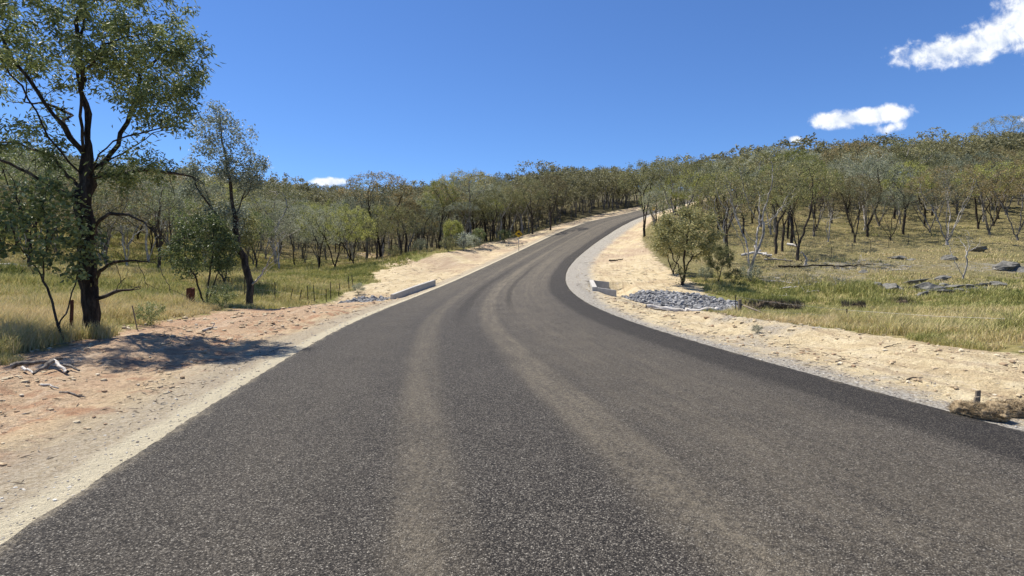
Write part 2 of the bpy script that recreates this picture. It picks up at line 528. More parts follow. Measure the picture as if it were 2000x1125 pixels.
    # --- grass land: thatch, green flushes, dry litter under the trees
    thatch = k.ramp(nC, [(0.25, (.19, .155, .07)), (0.5, (.34, .28, .125)), (0.75, (.47, .39, .20))])
    green = k.ramp(nC, [(0.25, (.11, .125, .038)), (0.55, (.22, .225, .07)), (0.8, (.33, .31, .12))])
    veg = k.mix(k.step(k.math('ADD', nA, k.math('MULTIPLY', nB, 0.4)), 0.58, 0.82), thatch, green)
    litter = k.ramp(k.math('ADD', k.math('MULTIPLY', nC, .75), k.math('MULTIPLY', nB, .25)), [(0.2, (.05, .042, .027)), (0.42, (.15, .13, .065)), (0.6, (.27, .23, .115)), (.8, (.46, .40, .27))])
    litter = k.mix(k.attr('wood_shade'), litter, k.ramp(nC, [(0.25, (.03, .027, .019)), (0.5, (.085, .072, .045)), (.75, (.16, .135, .085))]))  # darker litter inside the forest, canopy shade put into the ground colour
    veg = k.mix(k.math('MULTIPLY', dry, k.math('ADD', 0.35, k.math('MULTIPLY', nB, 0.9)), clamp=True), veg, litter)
    rockc = k.ramp(nC, [(0.2, (.10, .095, .085)), (0.5, (.27, .255, .225)), (.8, (.42, .40, .36))])
    veg = k.mix(k.math('MULTIPLY', rocky, k.step(k.math('ADD', k.math('MULTIPLY', nB, .6), k.math('MULTIPLY', nC, .4)), 0.47, 0.56)), veg, rockc)
    veg = k.mix(0.5, veg, k.ramp(nD, [(0.3, (.45, .45, .42)), (0.6, (1.1, 1.08, 1.0))]), 'MULTIPLY')
    veg_rock = k.ramp(nC, [(0.3, (.09, .09, .09)), (0.6, (.22, .22, .22))])
    # ragged line between the two
    e2 = k.math('ADD', edge, k.math('ADD', k.math('MULTIPLY', k.math('SUBTRACT', nB, 0.5), 1.7), k.math('MULTIPLY', k.math('SUBTRACT', nC, 0.5), 0.7)))
    f = k.step(e2, -0.15, 0.25)
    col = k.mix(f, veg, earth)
    col = k.mix(k.step(k.math('ADD', k.attr('apron'), k.math('MULTIPLY', k.math('SUBTRACT', nC, .5), .8)), .35, .65), col, veg_rock)
    hgt = k.math('ADD', k.math('MULTIPLY', nC, 2.2), k.math('ADD', nD, k.math('MULTIPLY', nE, .45)))
    nor = k.bump(hgt, 0.78, 0.065)
    k.out(k.principled(col, 0.95, 0.12, nor))
    return m


MAT_GROUND = ground_material()


RUBBLE_R = [(5.9, 31.0), (6.7, 33.0), (9.0, 32.4), (11.8, 29.4), (10.6, 25.6), (8.2, 26.2), (6.4, 29.0)]
RUBBLE_L = [(-6.3, 29.4), (-6.7, 31.8), (-8.6, 32.2), (-9.6, 30.2), (-8.8, 28.6), (-7.0, 28.6)]


def in_poly(x, y, poly):
    c = False
    n = len(poly)
    for i in range(n):
        (x1, y1), (x2, y2) = poly[i], poly[(i + 1) % n]
        if (y1 > y) != (y2 > y) and x < (x2 - x1) * (y - y1) / (y2 - y1) + x1:
            c = not c
    return c


def build_ground():
    ang = np.concatenate([np.radians(np.arange(-64, 64.01, 0.25)), np.radians(np.arange(68, 295, 6.0))])
    rad = [0.35]
    while rad[-1] < 5200:
        r = rad[-1]
        rad.append(r * (1.009 if 24 < r < 41 else 1.017 if r < 200 else 1.07))
    rad = np.array(rad)
    A, R = np.meshgrid(ang, rad, indexing='ij')
    x, y = (R * np.sin(A)).ravel(), (R * np.cos(A)).ravel()
    x, y = np.append(x, 0.0), np.append(y, 0.0)
    z = height(x, y)
    lat, s, _, _ = road_coords(x, y)
    na, nr = len(ang), len(rad)
    i, j = np.meshgrid(np.arange(na), np.arange(nr - 1), indexing='ij')
    i2 = (i + 1) % na
    quads = np.stack([i * nr + j, i * nr + j + 1, i2 * nr + j + 1, i2 * nr + j], -1).reshape(-1, 4)
    i = np.arange(na)
    tris = np.stack([np.full(na, na * nr), i * nr, ((i + 1) % na) * nr], -1)
    edge = dirt_edge(lat, s)
    r = np.hypot(x, y)
    # the track that leaves the left verge towards the trees
    tx, ty = np.array([-8.0, -12.5, -15.5, -22]), np.array([47.0, 58, 70, 84])
    d = np.full(len(x), 1e9)
    for q in range(3):
        ax, ay, bx, by = tx[q], ty[q], tx[q + 1], ty[q + 1]
        t = np.clip(((x - ax) * (bx - ax) + (y - ay) * (by - ay)) / ((bx - ax) ** 2 + (by - ay) ** 2), 0, 1)
        d = np.minimum(d, np.hypot(x - ax - t * (bx - ax), y - ay - t * (by - ay)))
    edge = np.maximum(edge, 1.5 - d)
    dry = sstep(y + 0.15 * x, 36, 44) * (x > 6) + sstep(y, 62, 75) * (x <= 6)
    rocky = np.zeros(len(x))
    for (cx, cy, rr) in ((25.5, 33.5, 4.5), (29.5, 34.0, 4.5), (37, 42, 5), (21, 39.5, 4), (27, 44, 5)):
        rocky = np.maximum(rocky, np.exp(-(((x - cx) / rr) ** 2 + ((y - cy) / (rr * .55)) ** 2) ** 2))
    apron = np.zeros(len(x))
    for q in np.where((r > 20) & (r < 40) & (abs(x) < 13))[0]:
        apron[q] = float(in_poly(x[q], y[q], RUBBLE_R) or in_poly(x[q], y[q], RUBBLE_L))
    me = np_mesh("ground", np.stack([x, y, z], 1), [quads, tris], True,
                 {'lat': ('POINT', lat), 'chain': ('POINT', s), 'edge': ('POINT', edge), 'dry': ('POINT', dry), 'rocky': ('POINT', rocky), 'apron': ('POINT', apron), 'wood_shade': ('POINT', sstep(y - np.interp(x, [-60, -35, -26, -22, -14, -8, 6], [24, 30, 36, 58, 64, 72, 74]), 0, 8) * (x < 8) + sstep(y, 76, 90) * (x >= 8))}, [MAT_GROUND])
    tag(mesh_obj("ground", me), kind='structure')


build_ground()


# ------------------------------------------------------------------ the chip-seal road
def road_material():
    m, k = material("chip_seal")
    pos = k.new('ShaderNodeNewGeometry').outputs['Position']
    lat, s = k.attr('lat'), k.attr('chain')
    v = k.new('ShaderNodeTexVoronoi', feature='F1')
    k.put(v.inputs['Vector'], pos)
    v.inputs['Scale'].default_value = 104.0
    vc = k.new('ShaderNodeSeparateColor')
    k.put(vc.inputs[0], v.outputs['Color'])
    chip = k.ramp(vc.outputs[0], [(0.0, (.012, .011, .010)), (0.36, (.055, .050, .044)), (0.68, (.155, .142, .123)), (0.93, (.29, .27, .235)), (1.0, (.48, .46, .41))])
    gap = k.step(v.outputs['Distance'], 0.58, 0.30)
    chip = k.mix(k.math('ADD', 0.25, k.math('MULTIPLY', gap, 0.75)), (.015, .013, .012), chip)
    c = k.new('ShaderNodeCombineXYZ')
    k.put(c.inputs[0], lat)
    k.put(c.inputs[1], k.math('MULTIPLY', s, 0.022))
    band = k.noise(c.outputs[0], 1.35, 4, 0.55, 0.0)
    c2 = k.new('ShaderNodeCombineXYZ')
    k.put(c2.inputs[0], lat)
    k.put(c2.inputs[1], k.math('MULTIPLY', s, 0.08))
    fine = k.noise(c2.outputs[0], 6.0, 3, 0.6)
    patch = k.noise(pos, 0.9, 4, 0.6)
    wob = k.math('ADD', lat, k.math('MULTIPLY', k.math('SUBTRACT', k.noise(pos, 0.05, 2), 0.5), 0.7))

    def lane(c0, w):
        return k.math('SUBTRACT', 1.0, k.step(k.math('ABSOLUTE', k.math('SUBTRACT', wob, c0)), w * 0.2, w))
    dusty = k.math('MULTIPLY', lane(-1.75, 0.38), .60)
    for c0, w, a in ((-0.05, 0.46, .95), (1.4, 2.1, 0.52), (-2.9, 1.0, .16)):
        dusty = k.math('MAXIMUM', dusty, k.math('MULTIPLY', lane(c0, w), a))
    far = k.step(s, 10, 45)
    dusty = k.math('ADD', k.math('MULTIPLY', dusty, k.math('ADD', 0.32, k.math('MULTIPLY', band, 0.75))), k.math('MULTIPLY', far, k.math('SUBTRACT', k.math('MULTIPLY', band, 1.1), 0.28)))
    clump = k.noise(pos, 24.0, 4, .7)
    dusty = k.math('MULTIPLY', dusty, k.math('ADD', -.12, k.math('ADD', k.math('ADD', k.math('MULTIPLY', patch, .7), k.math('MULTIPLY', k.step(fine, .36, .64), .5)), k.math('MULTIPLY', k.step(clump, .35, .65), .75))), clamp=True)
    dust = k.mix(vc.outputs[1], (.115, .099, .072), (.30, .265, .205))
    col = k.mix(k.math("MULTIPLY", dusty, 0.74), chip, dust)
    # fresh dark bitumen: the strip along the right-hand edge and the wheel lines in the bend
    dk = k.step(wob, 2.75, 3.05)
    w1 = k.math('MULTIPLY', lane(-0.95, .33), k.math('MULTIPLY', k.step(s, 12, 22), k.math('SUBTRACT', 1.0, k.step(s, 42, 58))))
    w2 = k.math('MULTIPLY', lane(0.75, .22), k.math('MULTIPLY', k.step(s, 16, 26), k.math('SUBTRACT', 1.0, k.step(s, 46, 60))))
    dk = k.math('MAXIMUM', dk, k.math('MULTIPLY', k.math('MAXIMUM', w1, w2), .8))
    dk = k.math('MAXIMUM', dk, k.math('MULTIPLY', k.step(fine, 0.56, 0.68), k.math('MULTIPLY', k.step(s, 30, 60), 0.45)))
    dk = k.math('MULTIPLY', dk, k.math('ADD', 0.55, k.math('MULTIPLY', band, 0.6)), clamp=True)
    col = k.mix(k.math('MULTIPLY', dk, 0.88), col, k.mix(1.0, chip, (.48, .47, .46), 'MULTIPLY'))
    spill = k.step(k.math('ADD', k.math('ABSOLUTE', lat), k.math('ADD', k.math('MULTIPLY', k.noise(pos, 2.2, 4, .65), .5), k.math('MULTIPLY', k.noise(pos, 40.0, 3, .7), .45))), RW / 2 + .38, RW / 2 + .62)
    col = k.mix(k.math('MULTIPLY', spill, .8), col, k.mix(vc.outputs[1], (.26, .225, .165), (.46, .41, .31)))
    tone = k.math('MULTIPLY', k.math('ADD', 0.78, k.math('MULTIPLY', patch, 0.36)), k.math('ADD', .12, k.math('ADD', k.math('MULTIPLY', clump, .8), k.math('ADD', k.math('MULTIPLY', k.noise(pos, 75.0, 2, .6), .5), k.math('MULTIPLY', k.noise(pos, 11.0, 3, .75), .5)))))
    tn = k.new('ShaderNodeCombineXYZ')
    for q in range(3):
        k.put(tn.inputs[q], k.math('MULTIPLY', tone, (.85, .825, .785)[q]))
    col = k.mix(1.0, col, tn.outputs[0], 'MULTIPLY')
    nor = k.bump(k.math('MULTIPLY', k.step(v.outputs['Distance'], 0.7, 0.1), k.math('ADD', .5, vc.outputs[1])), 0.9, 0.006)
    k.out(k.principled(col, 0.8, 0.2, nor))
    return m


def build_road():
    ss = np.concatenate([np.arange(-38, -3, 1.0), np.arange(-3, 14, 0.04), np.arange(14, 30, 0.1), np.arange(30, 176, 0.5)])
    i = np.interp(ss, RS, np.arange(len(RS)))
    c = np.stack([np.interp(i, np.arange(len(RS)), RC[:, q]) for q in range(5)], 1)
    t = np.concatenate([[-1.0, -1.0], np.linspace(-.97, .97, 25), [1.0, 1.0]])
    V, LT, SS = [], [], []
    el = 0.014 * (fbm(ss * 1.1, ss * 0 + 3.3, 2, 3) - .5) + 0.030 * (vnoise(ss * 6.0, ss * 0 + 8.1, 4) - .5) + 0.03 * (vnoise(ss * 17.0, ss * 0 + 1.1, 7) - .5)
    er = 0.014 * (fbm(ss * 1.1, ss * 0 + 13.3, 5, 3) - .5) + 0.030 * (vnoise(ss * 6.0, ss * 0 + 2.1, 6) - .5) + 0.03 * (vnoise(ss * 17.0, ss * 0 + 5.1, 8) - .5)
    for kx, tt in enumerate(t):
        la = tt * RW / 2 + (el if tt < -.98 else er if tt > .98 else 0)
        z = c[:, 2] - c[:, 4] * la + (0.012 if abs(tt) < .98 else 0.0)
        if kx in (0, len(t) - 1):
            z = z - 0.16
        V.append(np.stack([c[:, 0] + la * np.cos(c[:, 3]), c[:, 1] - la * np.sin(c[:, 3]), z], 1))
        LT.append(np.broadcast_to(la, ss.shape))
        SS.append(ss)
    n = len(ss)
    V = np.concatenate(V)
    a, b = np.meshgrid(np.arange(len(t) - 1), np.arange(n - 1), indexing='ij')
    q = np.stack([a * n + b, (a + 1) * n + b, (a + 1) * n + b + 1, a * n + b + 1], -1).reshape(-1, 4)
    me = np_mesh("road", V, [q], True, {'lat': ('POINT', np.concatenate(LT)), 'chain': ('POINT', np.concatenate(SS))}, [road_material()])
    tag(mesh_obj("road", me), kind='structure')


build_road()


# ------------------------------------------------------------------ small stuff on the ground
def rnd_material(name, stops, rough=0.9, spec=0.2, translucent=0.0, objvar=0.0):
    """colour picked per face (attribute rnd), with a slight shift per object"""
    m, k = material(name)
    f = k.attr('rnd')
    if objvar:
        oi = k.new('ShaderNodeObjectInfo').outputs['Random']
        f = k.math('ADD', f, k.math('MULTIPLY', k.math('SUBTRACT', oi, 0.5), objvar), clamp=True)
    col = k.ramp(f, stops)
    sh = k.principled(col, rough, spec)
    if translucent:
        tr = k.new('ShaderNodeBsdfTranslucent')
        k.put(tr.inputs[0], col)
        mx = k.new('ShaderNodeMixShader')
        mx.inputs[0].default_value = translucent
        k.put(mx.inputs[1], sh)
        k.put(mx.inputs[2], tr.outputs[0])
        sh = mx.outputs[0]
    k.out(sh)
    return m


def build_grass():
    rng = np.random.RandomState(11)
    n = 1700000
    a = np.radians(rng.uniform(-50, 50, n))
    r = 4.5 * np.exp(rng.rand(n) * math.log(100 / 4.5))
    x, y = r * np.sin(a), r * np.cos(a)
    lat, s, _, _ = road_coords(x, y)
    e = dirt_edge(lat, s) + 1.7 * (fbm(x * 1.7, y * 1.7, 31, 3) - .5)
    tk = np.abs(x + 14) + np.abs(y - 62)
    cl = .55 * fbm(x / 1.3, y / 1.3, 41, 3) + .45 * fbm(x / .35, y / .35, 43, 2)
    keep = (e < -0.12 + 0.25 * (cl - .5)) & (rng.rand(n) < np.clip((cl - .34) * 4.5, .05, 1))
    wood = sstep(y + .15 * x, 37, 46) * (x > 6) + sstep(y, 58, 70) * (x <= 6)
    keep &= rng.rand(n) > wood * (0.45 + .4 * (fbm(x / 4, y / 4, 77, 2) > .5))
    keep &= ~((np.hypot((x - 8.9) / 3.0, (y - 29.3) / 4.1) < 1.0) | (np.hypot((x + 7.9) / 1.9, (y - 30.4) / 2.2) < 1.0))
    x, y, r, s, cl, wood, lat, e = (q[keep] for q in (x, y, r, s, cl, wood, lat, e))
    n = len(x)
    z = height(x, y) - 0.02
    hgt = (0.10 + 0.30 * np.clip(cl, 0, 1) * (0.4 + 1.1 * fbm(x / 5, y / 5, 51, 2))) * rng.uniform(.55, 1.25, n) * (1 - .45 * wood)
    hgt *= np.clip(.45 - e * .35, .45, 1.0)
    hgt *= np.where((lat < 0) & (y < 22), 1.25, 1.0)
    hgt *= 1 + .7 * sstep(fbm(x / 1.9, y / 1.9, 57, 2), .56, .68)
    straw = (x > 5) & (y < 26) & (e > -1.9) & (fbm(x / .8, y / .8, 59, 2) > .42)
    hgt *= np.where(straw, 1.35, 1.0)
    w = np.maximum(0.0035, r * 0.00045) * rng.uniform(.7, 1.4, n)
    th = rng.uniform(0, 2 * math.pi, n)
    lean = rng.uniform(.05, .8, n) * hgt
    la = rng.uniform(0, 2 * math.pi, n)
    lx, ly = np.cos(la) * lean + .08 * hgt, np.sin(la) * lean - .03 * hgt
    sx, sy = np.cos(th) * w, np.sin(th) * w
    P = np.stack([x, y, z], 1)
    v0 = P + np.stack([sx, sy, 0 * z], 1)
    v1 = P - np.stack([sx, sy, 0 * z], 1)
    mid = P + np.stack([lx * .35, ly * .35, hgt * .6], 1)
    v2, v3 = mid - np.stack([sx, sy, 0 * z], 1) * .75, mid + np.stack([sx, sy, 0 * z], 1) * .75
    v4 = P + np.stack([lx, ly, hgt], 1)
    V = np.stack([v0, v1, v2, v3, v4], 1).reshape(-1, 3)
    b = np.arange(n) * 5
    quads = np.stack([b, b + 1, b + 2, b + 3], 1)
    tris = np.stack([b + 3, b + 2, b + 4], 1)
    # dry straw against green: big drifts, greener in the low field, strawy on the near left and along the right edge
    g = fbm(x / 7, y / 7, 61, 3) * .75 + .60 * fbm(x / 1.6, y / 1.1, 63, 3) - .19
    g = g - .13 * ((lat < 0) & (y < 21)) + .10 * ((lat < 0) & (y > 21)) - .10 * ((x > 8) & (e > -1.4) & (y < 24)) + .05 * ((x > 8) & (y < 36)) - .22 * wood
    g = g - .22 * straw
    c = np.clip(g + .35 * (cl - .5) + rng.normal(0, .15, n), 0, 1)
    me = np_mesh("grass", V, [quads, tris], False, {'rnd': ('FACE', np.concatenate([c, c]))},
                 [rnd_material("grass_blades", [(0.12, (.64, .52, .29)), (0.36, (.57, .48, .23)), (0.52, (.45, .41, .165)), (0.72, (.31, .31, .095)), (0.97, (.16, .185, .05))], 0.7, 0.25, 0.28)])
    tag(mesh_obj("grass", me), kind='stuff')


build_grass()


def lump_stuff(name, n, region, size, mat, seed, flat=0.6, sink=0.3):
    """many low irregular lumps lying on the ground as one mesh"""
    rng = np.random.RandomState(seed)
    x, y = region(rng, n)
    n = len(x)
    z = height(x, y)
    ico = bmesh.new()
    bmesh.ops.create_icosphere(ico, subdivisions=1, radius=1.0)
    bv = np.array([v.co[:] for v in ico.verts])
    bf = np.array([[v.index for v in f.verts] for f in ico.faces])
    ico.free()
    sz = size(rng, n, np.hypot(x, y))
    sc = np.stack([sz * rng.uniform(.7, 1.5, n), sz * rng.uniform(.6, 1.1, n), sz * flat * rng.uniform(.6, 1.2, n)], 1)
    th = rng.uniform(0, 6.28, n)
    V = bv[None] * rng.uniform(.72, 1.2, (n, len(bv), 1)) * sc[:, None]
    cx, sx = np.cos(th)[:, None], np.sin(th)[:, None]
    X, Y = V[..., 0] * cx - V[..., 1] * sx, V[..., 0] * sx + V[..., 1] * cx
    V = np.stack([X + x[:, None], Y + y[:, None], V[..., 2] + (z + sc[:, 2] * (1 - 2 * sink) * .6)[:, None]], -1).reshape(-1, 3)
    Fc = (bf[None] + (np.arange(n) * len(bv))[:, None, None]).reshape(-1, 3)
    rr = np.repeat(rng.rand(n), len(bf))
    me = np_mesh(name, V, [Fc], False, {'rnd': ('FACE', rr)}, [mat])
    tag(mesh_obj(name, me), kind='stuff')


def polar_region(lo, hi, test, amax=50):
    def f(rng, n):
        a = np.radians(rng.uniform(-amax, amax, n))
        r = lo * np.exp(rng.rand(n) * math.log(hi / lo))
        x, y = r * np.sin(a), r * np.cos(a)
        lat, s, _, _ = road_coords(x, y)
        k_ = test(rng, lat, s, dirt_edge(lat, s), x, y)
        return x[k_], y[k_]
    return f


MAT_CLOD = rnd_material("earth_clods", [(0, (.30, .20, .125)), (.4, (.43, .335, .215)), (.85, (.53, .44, .29)), (1, (.60, .53, .40))])
MAT_GRAVEL = rnd_material("crushed_gravel", [(0, (.17, .15, .13)), (.5, (.34, .31, .265)), (.85, (.48, .445, .375)), (1, (.60, .58, .52))])
lump_stuff("earth_clods", 42000, polar_region(3.5, 60, lambda rng, lat, s, e, x, y: (abs(lat) > RW / 2 + .75) & (e > -.4) & (rng.rand(len(lat)) < .15 + .85 * (fbm(x / .9, y / .9, 71, 3) > .5))),
           lambda rng, n, r: (0.006 + 0.034 * rng.rand(n) ** 5) * np.clip(r / 8, .8, 2.2), MAT_CLOD, 3)
lump_stuff("shoulder_gravel", 26000, polar_region(3.0, 45, lambda rng, lat, s, e, x, y: (abs(lat) > RW / 2 - .30 * rng.rand(len(lat)) ** 3) & (abs(lat) < RW / 2 + np.where(lat < 0, .9, 1.3) * (rng.rand(len(lat)) ** .7))),
           lambda rng, n, r: (0.006 + 0.012 * rng.rand(n) ** 2) * np.clip(r / 7, .8, 1.8), MAT_GRAVEL, 5)


def rubble_region(poly):
    P = np.array(poly)

    def f(rng, n):
        x, y = rng.uniform(P[:, 0].min() - .3, P[:, 0].max() + .3, n), rng.uniform(P[:, 1].min() - .3, P[:, 1].max() + .3, n)
        k_ = np.array([in_poly(a, b, poly) for a, b in zip(x, y)])
        return x[k_], y[k_]
    return f


MAT_FILL = rnd_material("small_broken_stone", [(0, (.09, .09, .092)), (.5, (.20, .20, .20)), (.85, (.32, .315, .305)), (1, (.46, .45, .43))])
lump_stuff("rubble_fines", 3400, rubble_region(RUBBLE_R), lambda rng, n, r: .04 + .07 * rng.rand(n) ** 1.6, MAT_FILL, 15, .8, .1)
lump_stuff("rubble_fines", 900, rubble_region(RUBBLE_L), lambda rng, n, r: .04 + .06 * rng.rand(n) ** 1.6, MAT_FILL, 16, .8, .1)


def twig_litter():
    rng = np.random.RandomState(19)
    n = 26000
    a = np.radians(rng.uniform(-50, 50, n))
    r = 4 * np.exp(rng.rand(n) * math.log(75 / 4))
    x, y = r * np.sin(a), r * np.cos(a)
    lat, s, _, _ = road_coords(x, y)
    e = dirt_edge(lat, s)
    on_dirt = (e > -.5) & (abs(lat) > RW / 2 + .5)
    slope = (x > 6) & (y > 33) & (e < 0)
    keep = (on_dirt & (rng.rand(n) < .10 + .7 * (fbm(x / 1.4, y / 1.4, 91, 3) > .56))) | (slope & (rng.rand(n) < .8))
    x, y, r = x[keep], y[keep], r[keep]
    n = len(x)
    z = height(x, y) + .006
    th = rng.uniform(0, 6.28, n)
    ln = rng.uniform(.015, .075, n) * np.clip(r / 8, .8, 5)
    w = ln * .045 + .002
    d = np.stack([np.cos(th) * ln, np.sin(th) * ln, rng.uniform(0, .25, n) * ln], 1)
    sd = np.stack([-np.sin(th) * w, np.cos(th) * w, 0 * w], 1)
    P = np.stack([x, y, z], 1)
    up = np.stack([0 * w, 0 * w, w * 1.6], 1)
    V = np.stack([P - d, P + sd, P - sd, P + up, P + d + up * .4], 1).reshape(-1, 3)
    b = np.arange(n)[:, None] * 5
    T = np.concatenate([b + q for q in ([0, 1, 3], [0, 3, 2], [1, 4, 3], [3, 4, 2])])
    rr = np.tile(rng.rand(n), 4)
    me = np_mesh("twig_litter", V, [T], False, {'rnd': ('FACE', rr)}, [rnd_material("twigs_and_bark", [(0, (.05, .04, .03)), (.5, (.15, .12, .085)), (.8, (.34, .29, .22)), (1, (.55, .50, .42))])])
    tag(mesh_obj("twig_litter", me), kind='stuff')


twig_litter()


# ------------------------------------------------------------------ trees
def bark_material(name, dark, mid, pale, patch=0.5):
    m, k = material(name)
    tc = k.new('ShaderNodeTexCoord').outputs['Object']
    mp = k.new('ShaderNodeMapping')
    k.put(mp.inputs[0], tc)
    mp.inputs['Scale'].default_value = (1, 1, 0.18)
    n1 = k.noise(mp.outputs[0], 9.0, 5, 0.65)
    n2 = k.noise(mp.outputs[0], 40.0, 4, 0.6)
    n3 = k.noise(tc, 1.6, 3)
    col = k.ramp(n1, [(0.3, dark), (0.5, mid), (0.72, pale)])
    col = k.mix(k.step(n3, patch, patch + .15), col, pale)
    col = k.mix(0.55, col, k.ramp(n2, [(0.35, (.35, .33, .30)), (0.6, (1.15, 1.12, 1.1))]), 'MULTIPLY')
    nor = k.bump(k.math('ADD', n1, k.math('MULTIPLY', n2, .6)), 0.8, 0.03)
    k.out(k.principled(col, 0.92, 0.15, nor))
    return m


BARK = {
    'black': bark_material("charred_bark", (.012, .010, .009), (.035, .028, .023), (.10, .085, .07), .68),
    'dark': bark_material("dark_fibrous_bark", (.022, .018, .015), (.065, .053, .043), (.16, .135, .11), .6),
    'grey': bark_material("grey_bark", (.06, .052, .046), (.16, .145, .13), (.33, .31, .28), .5),
    'pale': bark_material("pale_smooth_bark", (.14, .125, .115), (.30, .28, .26), (.52, .49, .45), .45),
    'dead': bark_material("bleached_dead_wood", (.22, .20, .18), (.42, .39, .35), (.66, .63, .58), .45),
}


def leaf_material(name, stops, translucent=0.33, rough=0.55, spec=0.28):
    return rnd_material(name, stops, rough, spec, translucent, 0.42)


LEAF = {
    'olive': leaf_material("olive_gum_leaves", [(0.0, (0.079, 0.093, 0.043)), (0.45, (0.228, 0.230, 0.099)), (0.8, (0.400, 0.373, 0.163)), (1.0, (0.642, 0.540, 0.262))]),
    'yellow-green': leaf_material("yellow_green_gum_leaves", [(0.0, (0.106, 0.130, 0.037)), (0.45, (0.306, 0.322, 0.090)), (0.8, (0.535, 0.527, 0.144)), (1.0, (0.700, 0.700, 0.235))]),
    'grey-green': leaf_material("grey_green_gum_leaves", [(0.0, (0.094, 0.111, 0.073)), (0.45, (0.254, 0.277, 0.185)), (0.8, (0.442, 0.449, 0.301)), (1.0, (0.700, 0.694, 0.498))]),
    'rusty': leaf_material("rusty_tipped_gum_leaves", [(0.0, (0.097, 0.088, 0.044)), (0.45, (0.254, 0.219, 0.099)), (0.8, (0.442, 0.334, 0.157)), (1.0, (0.642, 0.425, 0.196))]),
    'deep': leaf_material("deep_green_gum_leaves", [(0.0, (0.055, 0.080, 0.034)), (0.5, (0.168, 0.209, 0.076)), (0.85, (0.335, 0.375, 0.138)), (1.0, (0.670, 0.670, 0.356))], .3, .48, .32),
    'silver': leaf_material("silvery_gum_leaves", [(0.0, (0.135, 0.160, 0.119)), (0.5, (0.349, 0.384, 0.276)), (0.85, (0.588, 0.617, 0.446)), (1.0, (0.700, 0.700, 0.700))], .3, .5, .32),
}


def crown_points(rng, blobs):
    pts = []
    for (cx, cy, cz, rx, ry, rz, n, shell, zmin) in blobs:
        got = 0
        while got < n:
            v = rng.normal(size=3)
            v /= np.linalg.norm(v)
            if v[2] < zmin:
                continue
            rr = (shell ** 3 + (1 - shell ** 3) * rng.rand()) ** (1 / 3)
            pts.append((cx + v[0] * rx * rr, cy + v[1] * ry * rr, cz + v[2] * rz * rr))
            got += 1
    return np.array(pts)


def grow(init, attr, D, kill, rng, iters=140, wobble=0.22):
    """space colonisation: the limbs reach for the points of the crown. init: list of (point, parent index)"""
    P = np.zeros((12000, 3))
    par = np.full(12000, -1)
    n = len(init)
    for i, (p, q) in enumerate(init):
        P[i] = p
        par[i] = q
    attr = attr.copy()
    d2 = np.full(len(attr), 1e18)
    near = np.zeros(len(attr), int)
    fresh = 0
    kids = np.zeros(12000, int)
    for _ in range(iters):
        if len(attr) == 0 or n > 11000:
            break
        for a in range(fresh, n):
            dd = ((attr - P[a]) ** 2).sum(1)
            mm = dd < d2
            d2[mm] = dd[mm]
            near[mm] = a
        fresh = n
        added = 0
        for a in np.unique(near):
            if kids[a] >= 3:
                d2[near == a] = 1e18
                for m_ in np.where(near == a)[0]:
                    ok = np.where(kids[:n] < 3)[0]
                    dd = ((P[ok] - attr[m_]) ** 2).sum(1)
                    near[m_] = ok[dd.argmin()]
                    d2[m_] = dd.min()
                continue
            v = attr[near == a] - P[a]
            v = (v / (np.linalg.norm(v, axis=1, keepdims=True) + 1e-9)).sum(0)
            v = v / (np.linalg.norm(v) + 1e-9) + rng.normal(0, wobble, 3)
            v /= np.linalg.norm(v) + 1e-9
            P[n] = P[a] + v * D
            par[n] = a
            kids[a] += 1
            n += 1
            added += 1
        kd = np.full(len(attr), 1e18)
        for a in range(fresh, n):
            kd = np.minimum(kd, ((attr - P[a]) ** 2).sum(1))
        keep = kd > kill * kill
        attr, d2, near = attr[keep], d2[keep], near[keep]
        if not added:
            break
    return P[:n], par[:n]


def radii(P, par, base_r, tip_r, power=2.25):
    n = len(P)
    acc = np.zeros(n)
    kids = np.bincount(par[par >= 0], minlength=n)
    order = np.argsort(-np.arange(n))
    acc[kids == 0] = tip_r ** power
    for i in order:
        if par[i] >= 0:
            acc[par[i]] += acc[i]
    r = acc ** (1 / power)
    kx = math.log(base_r / tip_r) / max(math.log(max(r.max() / tip_r, 1.01)), .01)
    return tip_r * (r / tip_r) ** kx, kids


